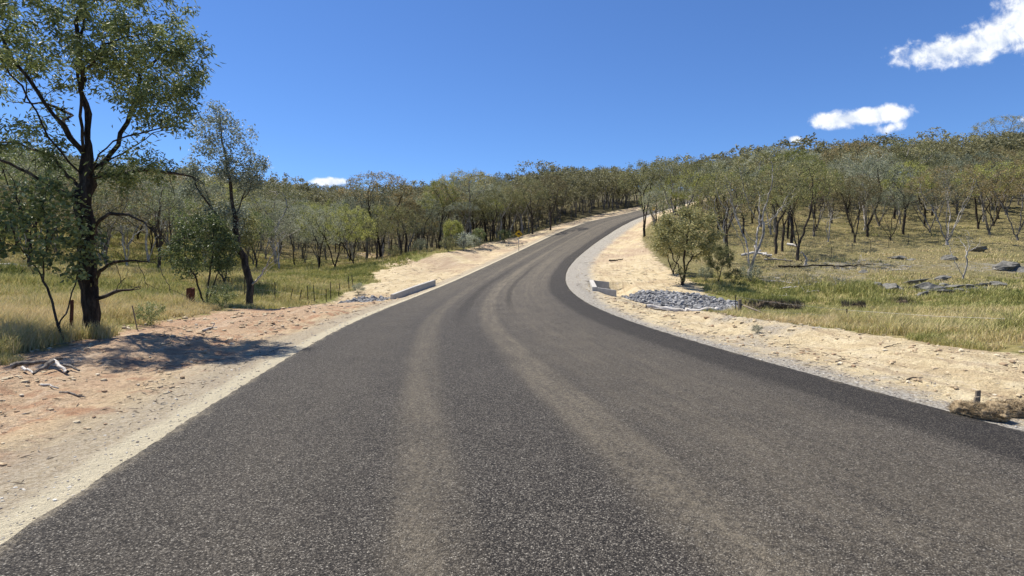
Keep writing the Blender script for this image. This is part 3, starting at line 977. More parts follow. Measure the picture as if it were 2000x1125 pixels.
def tubes(P, par, r, kids, min_r=0.0, flare=1.0):
    """round limbs along the skeleton"""
    n = len(P)
    ch = [[] for _ in range(n)]
    for i in range(n):
        if par[i] >= 0:
            ch[par[i]].append(i)
    V, Q = [], []
    nv = 0
    starts = [i for i in range(n) if par[i] < 0]
    stack = [(i, None) for i in starts]
    while stack:
        i, prev = stack.pop()
        chain = [] if prev is None else [prev]
        chain.append(i)
        c = i
        while ch[c]:
            ks = sorted(ch[c], key=lambda q: -r[q])
            for o in ks[1:]:
                stack.append((o, c))
            c = ks[0]
            chain.append(c)
        if r[chain[-1 if len(chain) < 2 else 1]] < min_r:
            continue
        while len(chain) > 2 and r[chain[-1]] < min_r:
            chain.pop()
        if len(chain) < 2:
            continue
        pts = P[chain]
        rr = r[chain].copy()
        if prev is not None:
            rr[0] = min(rr[0], rr[1] * 1.15)
        else:
            rr[0] *= flare
            if len(rr) > 2:
                rr[1] *= 1 + (flare - 1) * .35
        sides = 8 if rr.max() > .1 else 6 if rr.max() > .05 else 4 if rr.max() > .015 else 3
        tan = np.gradient(pts, axis=0)
        tan /= np.linalg.norm(tan, axis=1, keepdims=True) + 1e-9
        ref = np.array([0.31, 0.95, 0.05])
        u = np.cross(tan, ref)
        u /= np.linalg.norm(u, axis=1, keepdims=True) + 1e-9
        w = np.cross(tan, u)
        an = np.arange(sides) / sides * 2 * math.pi
        ring = pts[:, None] + rr[:, None, None] * (np.cos(an)[None, :, None] * u[:, None] + np.sin(an)[None, :, None] * w[:, None])
        V.append(ring.reshape(-1, 3))
        L = len(chain)
        a, b = np.meshgrid(np.arange(L - 1), np.arange(sides), indexing='ij')
        b2 = (b + 1) % sides
        Q.append(np.stack([a * sides + b, a * sides + b2, (a + 1) * sides + b2, (a + 1) * sides + b], -1).reshape(-1, 4) + nv)
        nv += L * sides
    return np.concatenate(V), np.concatenate(Q)


def leaves(rng, P, par, r, kids, count, length, width, spread, thin, droop=0.75, high=0.0):
    """hanging lance leaves clustered round the thin twigs"""
    cand = np.where((r < thin) & (par >= 0))[0]
    wgt = np.where(kids[cand] == 0, 7.0, 1.0)
    if high > 0:
        hz = P[cand, 2] / P[:, 2].max()
        wgt = wgt * np.clip((hz - high) * 5, .03, 1)
    idx = rng.choice(cand, count, p=wgt / wgt.sum())
    t = rng.rand(count)[:, None]
    pos = P[idx] * t + P[par[idx]] * (1 - t) + rng.normal(0, 1, (count, 3)) * spread
    ax = rng.normal(0, 1, (count, 3))
    ax /= np.linalg.norm(ax, axis=1, keepdims=True)
    ax[:, 2] = ax[:, 2] * (1 - droop) - droop * rng.uniform(.2, 1.1, count)
    ax /= np.linalg.norm(ax, axis=1, keepdims=True)
    sd = np.cross(ax, rng.normal(0, 1, (count, 3)))
    sd /= np.linalg.norm(sd, axis=1, keepdims=True) + 1e-9
    L = (length * rng.uniform(.65, 1.35, count))[:, None]
    Wd = (width * rng.uniform(.7, 1.3, count))[:, None]
    nm = np.cross(ax, sd)
    v0, v2 = pos, pos + ax * L
    mid = pos + ax * L * .42 + nm * L * .08
    V = np.stack([v0, mid + sd * Wd, v2, mid - sd * Wd], 1).reshape(-1, 3)
    Q = np.arange(count * 4).reshape(-1, 4)
    # a leaf cluster shares its age: new growth is lighter
    node = rng.rand(len(P))
    c = np.clip(.42 + .34 * (node[idx] - .5) + rng.normal(0, .17, count), 0, 1)
    return V, Q, c


def stems(rng, h, n, lean, frac, D, wob=.10, bole=.0):
    """the bole or boles from the root up to where the crown begins"""
    init = [((0, 0, -0.35), -1), ((0, 0, 0.0), 0), ((0, 0, D * .8), 1)]
    while init[-1][0][2] < bole * h:
        p = np.array(init[-1][0]) + rng.normal(0, .10 * D, 3) * (1, 1, 0) + (0, 0, D)
        init.append((tuple(p), len(init) - 1))
    fork = len(init) - 1
    a0 = rng.uniform(0, 6.28)
    for k_ in range(n):
        a = a0 + 6.283 * k_ / n + rng.uniform(-.5, .5)
        le = lean * rng.uniform(.5, 1.3)
        fk = max(2, fork - int(rng.randint(0, 3)))
        p = np.array(init[fk][0], float)
        par = fk
        top = h * frac * rng.uniform(.75, 1.25)
        bx, by = rng.normal(0, wob, 2)
        st = 0
        while p[2] < top and st < 60:
            v = np.array([math.cos(a) * le + bx, math.sin(a) * le + by, 1.0]) + rng.normal(0, .10, 3)
            v /= np.linalg.norm(v)
            p = p + v * D
            init.append((tuple(p), par))
            par = len(init) - 1
            st += 1
            if rng.rand() < .3:
                bx, by = rng.normal(0, wob, 2)
                a += rng.normal(0, .2)
    return init


class Proto:
    """trunk and crown meshes of one kind of tree, built once and shared"""
    def __init__(self, name, seed, h, n_st, lean, frac, blobs, D, kill, base_r, tip_r, nleaf, L, Wd, spread, thin, bark, leaf, init=None, flare=1.5, wobble=.2, droop=.75, power=2.25, min_r=0.0, high=0.0):
        rng = np.random.RandomState(seed)
        init = init or stems(rng, h, n_st, lean, frac, D)
        P, par = grow(init, crown_points(rng, blobs), D, kill, rng, wobble=wobble)
        r, kids = radii(P, par, base_r, tip_r, power)
        V, Q = tubes(P, par, r, kids, min_r, flare)
        self.tv, self.tq = V, Q
        self.trunk = np_mesh("trunk", V, [Q], True, mats=[BARK[bark]])
        self.h = float(P[:, 2].max())
        self.crown = None
        if nleaf:
            V, Q, c = leaves(rng, P, par, r, kids, nleaf, L, Wd, spread, thin, droop, high)
            self.cv, self.cq, self.cc = V, Q, c
            self.crown = np_mesh("crown", V, [Q], False, {'rnd': ('FACE', c)}, [LEAF[leaf]])
            self.h = float(np.percentile(V[:, 2], 99.5))


def plant(name, proto, x, y, hgt, rz, bark=None, leaf=None, label=None, cat='tree', group=None, tilt=(0, 0), z=None, sxy=1.0):
    s = hgt / proto.h
    root = empty(name, (x, y, ground(x, y) if z is None else z), 0)
    tag(root, label, cat, group)
    rot = (tilt[0], tilt[1], rz)
    for nm, me, mat in (('trunk', proto.trunk, BARK.get(bark)), ('crown', proto.crown, LEAF.get(leaf))):
        if me is None:
            continue
        o = mesh_obj(nm, me, root, (0, 0, 0), rot, (s * sxy, s * sxy, s))
        if mat:
            o.material_slots[0].link = 'OBJECT'
            o.material_slots[0].material = mat
    return root


def gum_proto(seed, h=9.0, n_st=2, lean=.22, frac=.4, bole=.08, cw=.38, ch=.26, cz=.70, nleaf=4200, base_r=.12, shell=.82, zmin=-.1, extra=(), leaf='olive', bark='grey', L=.16, Wd=.032, D=None, n_att=360, spread=.15, min_r=0.0, thin=.02, kill=1.5, high=.5):
    D = D or h / 30
    bl = [(0, 0, cz * h, cw * h, cw * h, ch * h, n_att, shell, zmin), (0, 0, .52 * h, .30 * h, .30 * h, .17 * h, n_att // 5, .3, -1)] + list(extra)
    rng = np.random.RandomState(seed + 5000)
    return Proto('gum', seed, h, n_st, lean, frac, bl, D, D * kill, base_r, .0062, nleaf, L, Wd, spread, thin, bark, leaf, init=stems(rng, h, n_st, lean, frac, D, bole=bole), min_r=min_r, wobble=.17, high=high)


_pr = np.random.RandomState(5)
GUMS = []
GUM_STEMS = [1, 2, 3, 4, 1, 2, 3, 1, 2, 3, 4, 2, 1, 3]
for i_ in range(14):
    ns = GUM_STEMS[i_]
    cw = [.30, .36, .42, .46, .25, .33, .40, .34, .30, .44, .38, .27, .38, .35][i_]
    ex = []
    for e_ in range(_pr.randint(1, 4)):
        a_, d_ = _pr.uniform(0, 6.28), _pr.uniform(.15, .34) * 9
        q_ = _pr.uniform(.10, .18) * 9
        ex.append((math.cos(a_) * d_, math.sin(a_) * d_, _pr.uniform(.5, .84) * 9, q_, q_, q_ * .6, 40, .5, -.4))
    # single boles fork higher up into three or four limbs; the others fan out from a short foot
    GUMS.append(gum_proto(100 + i_, n_st=[4, 3, 4, 5][ns - 1], bole=[.34, .12, .06, .03][ns - 1], lean=[.40, .26, .30, .36][ns - 1], frac=[.56, .45, .46, .42][ns - 1] * _pr.uniform(.85, 1.1), cw=cw, ch=_pr.uniform(.20, .32),
                          cz=_pr.uniform(.64, .74), extra=ex, shell=_pr.uniform(.80, .90), zmin=_pr.uniform(-.3, .1), nleaf=int(_pr.uniform(2900, 4500)), base_r=[.145, .13, .125, .12][ns - 1], n_att=int(_pr.uniform(300, 400))))
VASE = [gum_proto(150 + i_, n_st=[5, 6, 7][i_], lean=[.34, .40, .30][i_], frac=.30, bole=[.05, .03, .07][i_], cw=[.37, .42, .34][i_], ch=.30, cz=.68, shell=.80, zmin=-.15, nleaf=[4600, 5200, 4600][i_], base_r=[.14, .15, .16][i_], n_att=460, L=.15, Wd=.03, spread=.13) for i_ in range(3)]
FULL = [gum_proto(180 + i_, n_st=[4, 5, 3, 5][i_], lean=[.34, .42, .28, .36][i_], frac=.30, bole=[.06, .03, .10, .02][i_], cw=[.42, .48, .38, .44][i_], ch=.36, cz=.60, shell=.70, zmin=-.55, nleaf=[6200, 7000, 5600, 6400][i_], base_r=.125, n_att=430, L=.15, Wd=.03, spread=.15, high=.2) for i_ in range(4)]
FAR = []
for i_ in range(8):
    ns = [1, 2, 3, 2, 1, 3, 2, 3][i_]
    FAR.append(gum_proto(300 + i_, n_st=[3, 3, 4][ns - 1], bole=[.3, .1, .05][ns - 1], lean=.32, frac=.46, cw=_pr.uniform(.30, .48), ch=_pr.uniform(.2, .33), cz=.67, shell=.75, zmin=-.2, nleaf=900, base_r=.11, n_att=110, D=9 / 15., L=.34, Wd=.08, spread=.2, min_r=.013, thin=.03, high=[.45, .3, .2, .4, .25, .15, .3, .2][i_]))

# ---- bushy saplings and shrubs
BUSH = [Proto('bush', 500 + i_, 4.2, [3, 4, 2, 4][i_], .34, .22, [(0, 0, 2.5, 1.45, 1.45, 1.55, 230, .45, -.75)], .19, .27, .065, .006, 8200, .11, .026, .12, .016, 'dark', 'yellow-green', flare=1.2) for i_ in range(4)]
SHRUB = [Proto('shrub', 540 + i_, 1.4, 5, .6, .2, [(0, 0, .75, .75, .75, .6, 90, .3, -.6)], .11, .16, .02, .004, 1500, .08, .022, .08, .012, 'grey', 'grey-green', flare=1) for i_ in range(3)]
BARE = [Proto('bare', 560 + i_, 5.0, [2, 3, 1][i_], .3, .3, [(0, 0, 3.3, 1.7, 1.7, 1.5, 190, .35, -.5)], .2, .3, .085, .006, 0, 0, 0, 0, 0, 'dead', 'olive', flare=1.3, wobble=.3) for i_ in range(3)]

TREE_LOG = []      # (x, y, height, stems, bark, leaf) of every gum that stands on its own


def at_px(px, py, d):
    """foot of a thing seen at column px at camera depth d, set on the ground there"""
    p = W(px, py, d)
    return float(p[0]), float(p[1])


# ---- the big gum on the left verge
_pl = np.random.RandomState(77)


def polyline(init, pts, parent, D=.3, wob=.16):
    """adds a limb through pts to the skeleton; returns its last index"""
    p = np.array(init[parent][0], float)
    for q in pts:
        q = np.array(q, float)
        n_ = max(1, int(round(np.linalg.norm(q - p) / D)))
        off = np.zeros(3)
        for i in range(1, n_ + 1):
            off = off * .75 + _pl.normal(0, D * wob, 3) * (1, 1, .5)
            init.append((tuple(p + (q - p) * i / n_ + off * (i < n_)), parent))
            parent = len(init) - 1
        p = q
    return parent


def nearest(init, q):
    return int(np.argmin([sum((a - b) ** 2 for a, b in zip(p, q)) for p, _ in init]))


def big_gum():
    init = [((0, 0, -.4), -1), ((0, 0, 0), 0)]
    D = .26
    top = polyline(init, [(.02, .02, 1.0), (.05, 0, 2.2), (.07, .02, 3.3), (.11, 0, 4.15)], 1, D)
    polyline(init, [(.02, .1, 4.9), (-.12, .15, 5.8), (-.15, .1, 6.8), (-.1, .2, 7.8)], top, D)
    polyline(init, [(.2, -.12, 5.0), (.24, -.3, 6.0), (.42, -.35, 7.0), (.5, -.3, 7.8)], top, D)
    polyline(init, [(.55, .3, 4.2), (.72, .5, 5.0), (.85, .6, 5.9), (1.3, .7, 6.5)], nearest(init, (.13, 0, 3.6)), D)
    polyline(init, [(.7, -.5, 3.85), (1.5, -.8, 4.15), (2.3, -.9, 4.3), (2.75, -.9, 4.28)], nearest(init, (.1, 0, 3.2)), D)
    polyline(init, [(.4, -.6, 4.6), (.7, -.9, 5.4), (1.2, -1.0, 5.9)], nearest(init, (.15, 0, 3.8)), D)
    polyline(init, [(.5, .6, 4.1), (1.2, 1.0, 4.7), (1.7, 1.1, 5.1)], nearest(init, (.1, 0, 3.3)), D)
    polyline(init, [(-.25, -.2, 4.5), (-.65, -.4, 5.2), (-1.1, -.5, 5.9), (-1.5, -.5, 6.5)], nearest(init, (.1, 0, 3.75)), D)
    polyline(init, [(-.6, .5, 4.9), (-1.6, .9, 5.3), (-2.6, 1.0, 5.4)], nearest(init, (-.25, -.2, 4.5)), D)
    polyline(init, [(-.3, -.7, 4.4), (-.5, -1.5, 5.6), (-.6, -1.9, 6.5)], nearest(init, (.12, 0, 3.4)), D)
    bl = [(-.1, 0, 6.5, 2.45, 2.2, 1.95, 430, .42, -.6), (1.5, .1, 5.9, 1.35, 1.3, 1.0, 150, .3, -1), (-2.0, .1, 6.4, 1.2, 1.3, 1.1, 80, .3, -1),
          (1.9, -.3, 4.9, .75, .9, .45, 55, .2, -1), (.9, .6, 3.7, .8, .7, .6, 42, .2, -1), (-1.1, -.3, 4.1, .8, .7, .5, 30, .2, -1)]
    pr = Proto('big_gum', 17, 9, 1, 0, 0, bl, D * .8, .25, .165, .0034, 26000, .125, .0175, .10, .012, 'black', 'deep', init=init, flare=1.45, wobble=.2, power=2.1)
    x, y = at_px(175, 650, 12.4)
    root = empty("big_gum_tree", (x, y, ground(x, y)), 0)
    tag(root, "large dark-trunked gum towering at the left edge, nearest tree to the road", "tree")
    mesh_obj("trunk", pr.trunk, root)
    mesh_obj("crown", pr.crown, root)
    # dead lower limbs without leaves, drooping towards the road
    dead = [((.1, 0, 2.0), [(.35, -.2, 2.35), (.75, -.35, 2.62), (1.2, -.4, 2.6), (1.6, -.4, 2.35), (1.95, -.4, 1.95)]),
            ((.1, 0, 1.0), [(.4, -.2, 1.4), (.8, -.3, 1.6), (1.3, -.35, 1.63), (1.75, -.4, 1.58)]),
            ((.1, 0, .75), [(.5, .15, .95), (.95, .3, 1.0)]),
            ((.13, 0, 3.4), [(1.0, .6, 3.7), (1.8, .9, 3.6), (2.3, 1.0, 3.3)]),
            ((.1, 0, 3.0), [(-.8, .2, 3.9), (-1.7, .3, 4.25), (-2.6, .3, 4.3)]),
            ((.1, 0, 2.8), [(-.7, -.5, 3.4), (-1.6, -.8, 3.9), (-2.4, -.8, 3.75)])]
    rng = np.random.RandomState(4)
    for q, (b, pts) in enumerate(dead):
        init = [(b, -1)]
        polyline(init, pts, 0, .12)
        n0 = len(init)
        for i in range(4, n0, 2):
            if rng.rand() < .8:
                p = np.array(init[i][0])
                v = np.array([rng.uniform(.1, .9) * np.sign(pts[-1][0]), rng.normal(0, .5), rng.uniform(-1, .5)])
                v /= np.linalg.norm(v)
                ln = rng.uniform(.25, .8)
                c1 = polyline(init, [p + v * ln * .5, p + v * ln + (0, 0, -.12 * ln)], i, .09)
                polyline(init, [p + v * ln * 1.1 + rng.normal(0, .2, 3)], c1 - 1, .09)
        P = np.array([p for p, _ in init])
        par = np.array([a for _, a in init])
        r, kids = radii(P, par, .045, .004, 2.0)
        V, Q = tubes(P, par, r, kids)
        mesh_obj("dead_branch", np_mesh("dead_branch", V, [Q], True, mats=[BARK['dark']]), root)


big_gum()


def second_gum():
    init = [((0, 0, -.3), -1), ((0, 0, 0), 0)]
    D = .3
    t = polyline(init, [(.05, 0, 1.1), (-.35, .1, 2.4), (-.55, .1, 3.6), (-.7, .1, 4.6)], 1, D)
    polyline(init, [(-.85, .1, 5.8), (-1.0, 0, 7.0), (-1.05, 0, 8.0)], t, D)
    polyline(init, [(-.9, -.3, 3.4), (-1.5, -.5, 4.6), (-2.0, -.5, 5.6)], nearest(init, (-.35, .1, 2.4)), D)
    polyline(init, [(-.3, .4, 5.0), (-.2, .6, 6.0), (-.1, .6, 6.8)], nearest(init, (-.6, .1, 4.0)), D)
    polyline(init, [(.2, -.3, 4.9), (.5, -.3, 5.6)], nearest(init, (-.6, .1, 4.0)), D)
    bl = [(-1.0, 0, 7.3, 1.25, 1.2, 1.35, 150, .3, -1), (-.1, 0, 5.9, 1.2, 1.2, .8, 95, .3, -1), (-1.9, -.2, 5.6, .95, .9, .9, 75, .3, -1), (-.9, .2, 4.0, 1.2, .9, .6, 36, .2, -1)]
    pr = Proto('second_gum', 23, 9, 1, 0, 0, bl, D * .8, .33, .145, .0042, 9000, .12, .026, .15, .016, 'dark', 'silver', init=init, flare=1.4, power=2.0)
    x, y = at_px(487, 592, 24)
    root = empty("slender_gum_tree", (x, y, ground(x, y)), 0)
    tag(root, "slender gum with kinked trunk and thin silvery crown at the edge of the bare verge", "tree")
    mesh_obj("trunk", pr.trunk, root)
    mesh_obj("crown", pr.crown, root)
    init = [((.05, 0, .95), -1)]
    polyline(init, [(.5, -.2, 1.35), (.9, -.25, 1.9), (1.2, -.25, 2.5), (1.35, -.2, 3.0)], 0, .12)
    rng = np.random.RandomState(8)
    for i in range(5, len(init), 2):
        p = np.array(init[i][0])
        c1 = polyline(init, [p + rng.uniform((.1, -.3, .1), (.7, .3, .7))], i, .1)
        polyline(init, [np.array(init[c1][0]) + rng.uniform((0, -.3, .0), (.5, .3, .5))], c1, .1)
    P, par = np.array([p for p, _ in init]), np.array([a for _, a in init])
    r, kids = radii(P, par, .05, .006, 2.0)
    V, Q = tubes(P, par, r, kids)
    mesh_obj("dead_branch", np_mesh("dead_branch", V, [Q], True, mats=[BARK['dead']]), root)['label'] = "bleached dead branch rising to the right"


second_gum()


def leaning_sapling():
    init = [((0, 0, -.2), -1), ((0, 0, 0), 0)]
    D = .16
    a = polyline(init, [(-.12, 0, .5), (-.35, .1, 1.1), (-.55, .1, 1.5), (-.95, .1, 2.0)], 1, D)
    polyline(init, [(-.25, -.1, 1.7), (-.1, -.15, 2.2)], nearest(init, (-.4, .1, 1.2)), D)
    polyline(init, [(-.1, .3, .7), (.05, .4, 1.5), (.15, .4, 2.1)], nearest(init, (-.05, 0, .3)), D)
    bl = [(-.75, 0, 2.3, .95, .8, .6, 130, .2, -1), (.1, .1, 2.0, .75, .7, .75, 120, .2, -1), (-.4, 0, 2.9, .8, .7, .45, 60, .2, -1)]
    pr = Proto('sapling', 31, 3, 1, 0, 0, bl, D, .22, .030, .0035, 2300, .10, .034, .10, .012, 'dark', 'deep', init=init, flare=1.2)
    x, y = at_px(122, 650, 11.3)
    root = empty("gum_sapling", (x, y, ground(x, y)), 0)
    tag(root, "leafy young gum on thin slanting stems, just left of the big dark trunk", "tree")
    mesh_obj("trunk", pr.trunk, root)
    mesh_obj("crown", pr.crown, root)


leaning_sapling()

# ---- trees that stand out one by one: px, depth, top py, proto, bark, leaf, label
def top_h(x, y, d, top):
    return (YH - top) / F * d + H - ground(x, y)


_hr = np.random.RandomState(3)
HERO = [
    # left paddock
    (402, 22.5, 418, ('B', 0), 'dark', 'deep', "bushy young gum with several thin stems, left of the slender kinked gum"),
    (437, 33, 385, ('B', 1), 'dark', 'olive', "dense low-crowned gum right behind the slender kinked gum"),
    (310, 37, 352, ('G', 4), 'dark', 'grey-green', "straight dark-trunked gum in the grass between the big gum and the bushy young gum"),
    (335, 42, 372, ('G', 1), 'dark', 'deep', "twin-trunked dark gum behind the rusty stump"),
    (290, 44, 385, ('A', 0), None, None, "leafless grey gum seen past the right side of the big dark trunk"),
    (248, 40, 400, ('A', 1), None, None, "leafless many-branched gum behind the dead lower limbs of the big gum"),
    (57, 31, 285, ('G', 7), 'black', 'deep', "thick black-trunked gum beyond the pale fallen log at the far left"),
    (5, 38, 262, ('G', 2), 'dark', 'grey-green', "gum cut by the left edge of the photo, behind the thick black trunk"),
    (110, 42, 295, ('G', 9), 'grey', 'olive', "broad olive gum behind the leafy young gum on slanting stems"),
    (205, 46, 330, ('G', 5), 'dark', 'deep', "deep green gum behind the big dark trunk, touching its right side"),
    (500, 50, 415, ('G', 11), 'dark', 'deep', "dark gum in the shade just right of the slender kinked gum"),
    (545, 52, 430, ('A', 2), None, None, "grey leafless gum at the left end of the green paddock"),
    (575, 60, 425, ('G', 5), 'dark', 'grey-green', "thin-crowned gum between the leafless gum and the domed yellow-green gum"),
    (622, 53, 408, ('F', 2), 'black', 'grey-green', "many-stemmed gum leaning left out of the domed clump in the green paddock"),
    (655, 54, 394, ('F', 1), 'black', 'yellow-green', "domed bright yellow-green gum on black stems in the middle of the green paddock"),
    (690, 58, 405, ('F', 0), 'black', 'yellow-green', "right-hand gum of the domed yellow-green clump"),
    (735, 62, 425, ('G', 11), 'black', 'olive', "thin dark-stemmed gum right of the domed yellow-green clump"),
    (783, 62, 404, ('F', 3), 'black', 'olive', "wide-crowned gum on splayed black stems left of the side track"),
    (835, 70, 408, ('F', 2), 'dark', 'grey-green', "grey-green gum above the start of the side track"),
    (883, 66, 430, ('B', 2), 'dark', 'yellow-green', "small bushy gum at the edge of the bank left of the yellow sign"),
    (905, 71, 395, ('G', 12), 'grey', 'grey-green', "pale-limbed gum behind the small bushy gum on the bank"),
    (936, 68, 446, ('B', 3), 'dark', 'deep', "small deep green gum just left of the yellow sign"),
    # the stand at the top of the bank, left of the upper road
    (958, 76, 372, ('G', 1), 'dark', 'olive', "twin-trunked gum behind the yellow diamond sign"),
    (1040, 84, 352, ('G', 0), 'dark', 'olive', "tall straight gum on the bank top above the yellow sign"),
    (1075, 88, 343, ('G', 7), 'dark', 'rusty', "tall gum with rusty crown on the bank top, midway along the upper road"),
    # right of the upper road
    (1258, 71, 318, ('G', 8), 'black', 'olive', "tall black-stemmed gum that crosses the road's vanishing end"),
    (1280, 66, 372, ('G', 11), 'black', 'grey-green', "thin twisted gum leaning beside the black-stemmed gum at the road's end"),
    (1295, 84, 314, ('G', 13), 'black', 'grey-green', "gum with see-through crown standing against the sky at the road's end"),
    (1318, 88, 322, ('G', 5), 'dark', 'rusty', "rusty-topped gum just right of the see-through gum at the road's end"),
    (1345, 76, 352, ('G', 6), 'dark', 'silver', "grey-leaved gum on the slope above the bushy gum by the earth cut"),
    # right paddock edge
    (1333, 35.5, 406, ('B', 1), 'black', 'olive', "bushy round gum on twin black stems at the foot of the earth cut"),
    (1315, 41, 440, ('B', 3), 'black', 'olive', "smaller bush-like gum behind the bushy round gum at the earth cut"),
    (1403, 37, 478, ('B', 2), 'dark', 'olive', "low open gum between the bushy round gum and the pale forked gum"),
    (1463, 39.5, 296, ('V', 2), 'pale', 'olive', "tall pale gum forking into many grey limbs, foremost on the right slope"),
    (1420, 47, 345, ('G', 12), 'dark', 'olive', "dark-trunked gum half hidden behind the pale forked gum"),
    (1515, 50, 330, ('G', 4), 'dark', 'rusty', "slim dark gum right of the pale forked gum, with two fallen logs at its foot"),
    (1527, 52, 350, ('G', 0), 'dark', 'olive', "slim gum standing close against the slim dark gum"),
    (1557, 47, 318, ('G', 1), 'dark', 'olive', "leaning dark gum beside the white dead stump on the right slope"),
    (1545, 56, 296, ('G', 7), 'black', 'yellow-green', "stout black-trunked gum behind the leaning dark gum"),
    (1588, 62, 330, ('V', 0), 'grey', 'yellow-green', "wide yellow-green gum uphill of the white dead stump"),
    (1616, 58, 400, ('A', 1), None, None, "broken pale dead tree on the grass above the shaded patch"),
    (1668, 57, 345, ('G', 5), 'dark', 'rusty', "rusty-crowned gum with slanting stems uphill of the shaded patch"),
    (1738, 58, 372, ('G', 10), 'dark', 'grey-green', "crooked low gum with splayed dark stems, straight above the main rock outcrop"),
    (1762, 62, 318, ('G', 0), 'dark', 'yellow-green', "dark-stemmed gum behind the crooked low gum"),
    (1848, 55, 325, ('V', 1), 'pale', 'rusty', "large gum with bleached limbs and blackened foot, above the right rock outcrop"),
    (1882, 37, 448, ('A', 0), None, None, "small leafless tree leaning over the rock outcrop at the right"),
    (1930, 60, 320, ('G', 2), 'grey', 'yellow-green', "spreading yellow-green gum above the dark boulder at the right edge"),
    (1985, 56, 330, ('G', 6), 'grey', 'rusty', "gum cut by the right edge of the photo, above the dark boulder"),
    (1945, 132, 232, ('G', 2), 'grey', 'olive', "tallest gum on the right skyline, standing clear above the ridge"),
]
PROTO_SETS = {'G': GUMS, 'B': BUSH, 'A': BARE, 'S': SHRUB, 'V': VASE, 'F': FULL}
taken = []
for (px, d, top, (ps, pi), bark, leaf, label) in HERO:
    x, y = at_px(px, 520, d)
    hh = top_h(x, y, d, top)
    nm = {'G': 'gum_tree', 'B': 'young_gum_tree', 'A': 'dead_tree', 'V': 'gum_tree', 'F': 'gum_tree'}[ps]
    plant(nm, PROTO_SETS[ps][pi], x, y, hh, _hr.uniform(0, 6.28), bark, leaf, label, tilt=(_hr.normal(0, .03), _hr.normal(0, .03)), sxy=1.2 if px == 1333 else 1.0)
    taken.append((x, y, 2.6))
taken += [(-9.3, 12.3, 4), (-11.2, 24, 3), (-9, 11.3, 3)]


# ---- the forest on both hills
def forest_sites():
    rng = np.random.RandomState(21)
    xs, ys = [], []
    cell = {}
    pts = []

    def ok(x, y, r):
        cx, cy = int(x // 8), int(y // 8)
        for i in (-1, 0, 1):
            for j in (-1, 0, 1):
                for (a, b, q) in cell.get((cx + i, cy + j), ()):
                    if (a - x) ** 2 + (b - y) ** 2 < ((r + q) / 2) ** 2:
                        return False
        return True
    for (x, y, r) in taken:
        cell.setdefault((int(x // 8), int(y // 8)), []).append((x, y, r))
    n = 60000
    a = np.radians(rng.uniform(-48, 48, n))
    r = np.sqrt(rng.uniform(28 ** 2, 430 ** 2, n))
    r[:26000] = np.sqrt(rng.uniform(28 ** 2, 160 ** 2, 26000))
    X, Y = r * np.sin(a), r * np.cos(a)
    lat, s, _, _ = road_coords(X, Y)
    e = dirt_edge(lat, s)
    treeline = np.where(X < 6, np.interp(X, [-60, -35, -26, -22, -14, -8, 6], [24, 30, 36, 60, 66, 74, 76]), np.interp(X, [6, 16, 22, 28, 40, 60, 90], [76, 64, 58, 57, 60, 58, 56]))
    for i in range(n):
        if Y[i] < treeline[i] or e[i] > (-1.0 if lat[i] > 0 else -1.6):
            continue
        if X[i] > 6 and Y[i] > 190:
            continue
        dd = r[i]
        sp = 3.3 if dd < 110 else 4.6 if dd < 180 else 6.0
        if lat[i] < 0 and 60 < s[i] < 160 and e[i] > -14:
            sp = 2.1
        elif X[i] < 6 and dd < 150:
            sp = 2.6
        if X[i] > 6 and lat[i] > 0 and dd < 120:
            sp = 3.8
        sp *= rng.uniform(.75, 1.45)
        if ok(X[i], Y[i], sp):
            cell.setdefault((int(X[i] // 8), int(Y[i] // 8)), []).append((X[i], Y[i], sp))
            pts.append((X[i], Y[i], dd, lat[i], s[i], e[i]))
    return np.array(pts)


SITES = forest_sites()
_z = height(SITES[:, 0], SITES[:, 1])
_depth = SITES[:, 1]
_px = CX + F * SITES[:, 0] / _depth
_inview = (_px > -40) & (_px < 2040)
_rng = np.random.RandomState(33)
_h = (6.0 + 3.4 * _rng.rand(len(SITES)) + 2.6 * _rng.rand(len(SITES)) ** 4) * np.where(SITES[:, 2] > 180, 1.05, 1.0)
_h *= np.where((SITES[:, 0] < 10) & (SITES[:, 2] > 150), .85, 1.0)
_h *= np.where((SITES[:, 3] < 0) & (SITES[:, 4] > 60) & (SITES[:, 5] > -10) & (SITES[:, 0] > -8), .92, 1.0)
_ord = np.argsort(SITES[:, 2] + 1e4 * (~_inview))
N_SINGLE = 242
single = set(_ord[:N_SINGLE].tolist())
_h *= np.where((SITES[:, 0] < 4) & (SITES[:, 2] < 135) & ~((SITES[:, 3] < 0) & (SITES[:, 4] > 60) & (SITES[:, 5] > -12)), .72, 1.0)
LEAFS = ['olive', 'yellow-green', 'grey-green', 'rusty', 'olive', 'grey-green']
_h *= np.where((SITES[:, 0] > 6) & (SITES[:, 3] > 0) & (SITES[:, 2] < 130), .96, 1.0)
POOL = GUMS + FULL
POOL_STEMS = GUM_STEMS + [4, 4, 3, 4]
MIDDLE = []
for i in _ord[:N_SINGLE]:
    x, y = SITES[i, 0], SITES[i, 1]
    pi = int(_rng.randint(len(GUMS)))
    if SITES[i, 3] < 0 and SITES[i, 4] > 60:
        pi = int(_rng.choice([0, 4, 7, 1, 11, 5, 12]))
    elif x < 6 and _rng.rand() < .75:
        pi = 14 + int(_rng.randint(4))
    elif x > 6 and _rng.rand() < .15:
        pi = 14 + int(_rng.randint(4))
    leaf = LEAFS[int(_rng.randint(len(LEAFS)))]
    bark = ['dark', 'grey', 'grey', 'black', 'pale', 'pale'][int(_rng.randint(6))]
    MIDDLE.append((i, x, y, pi, leaf, bark))


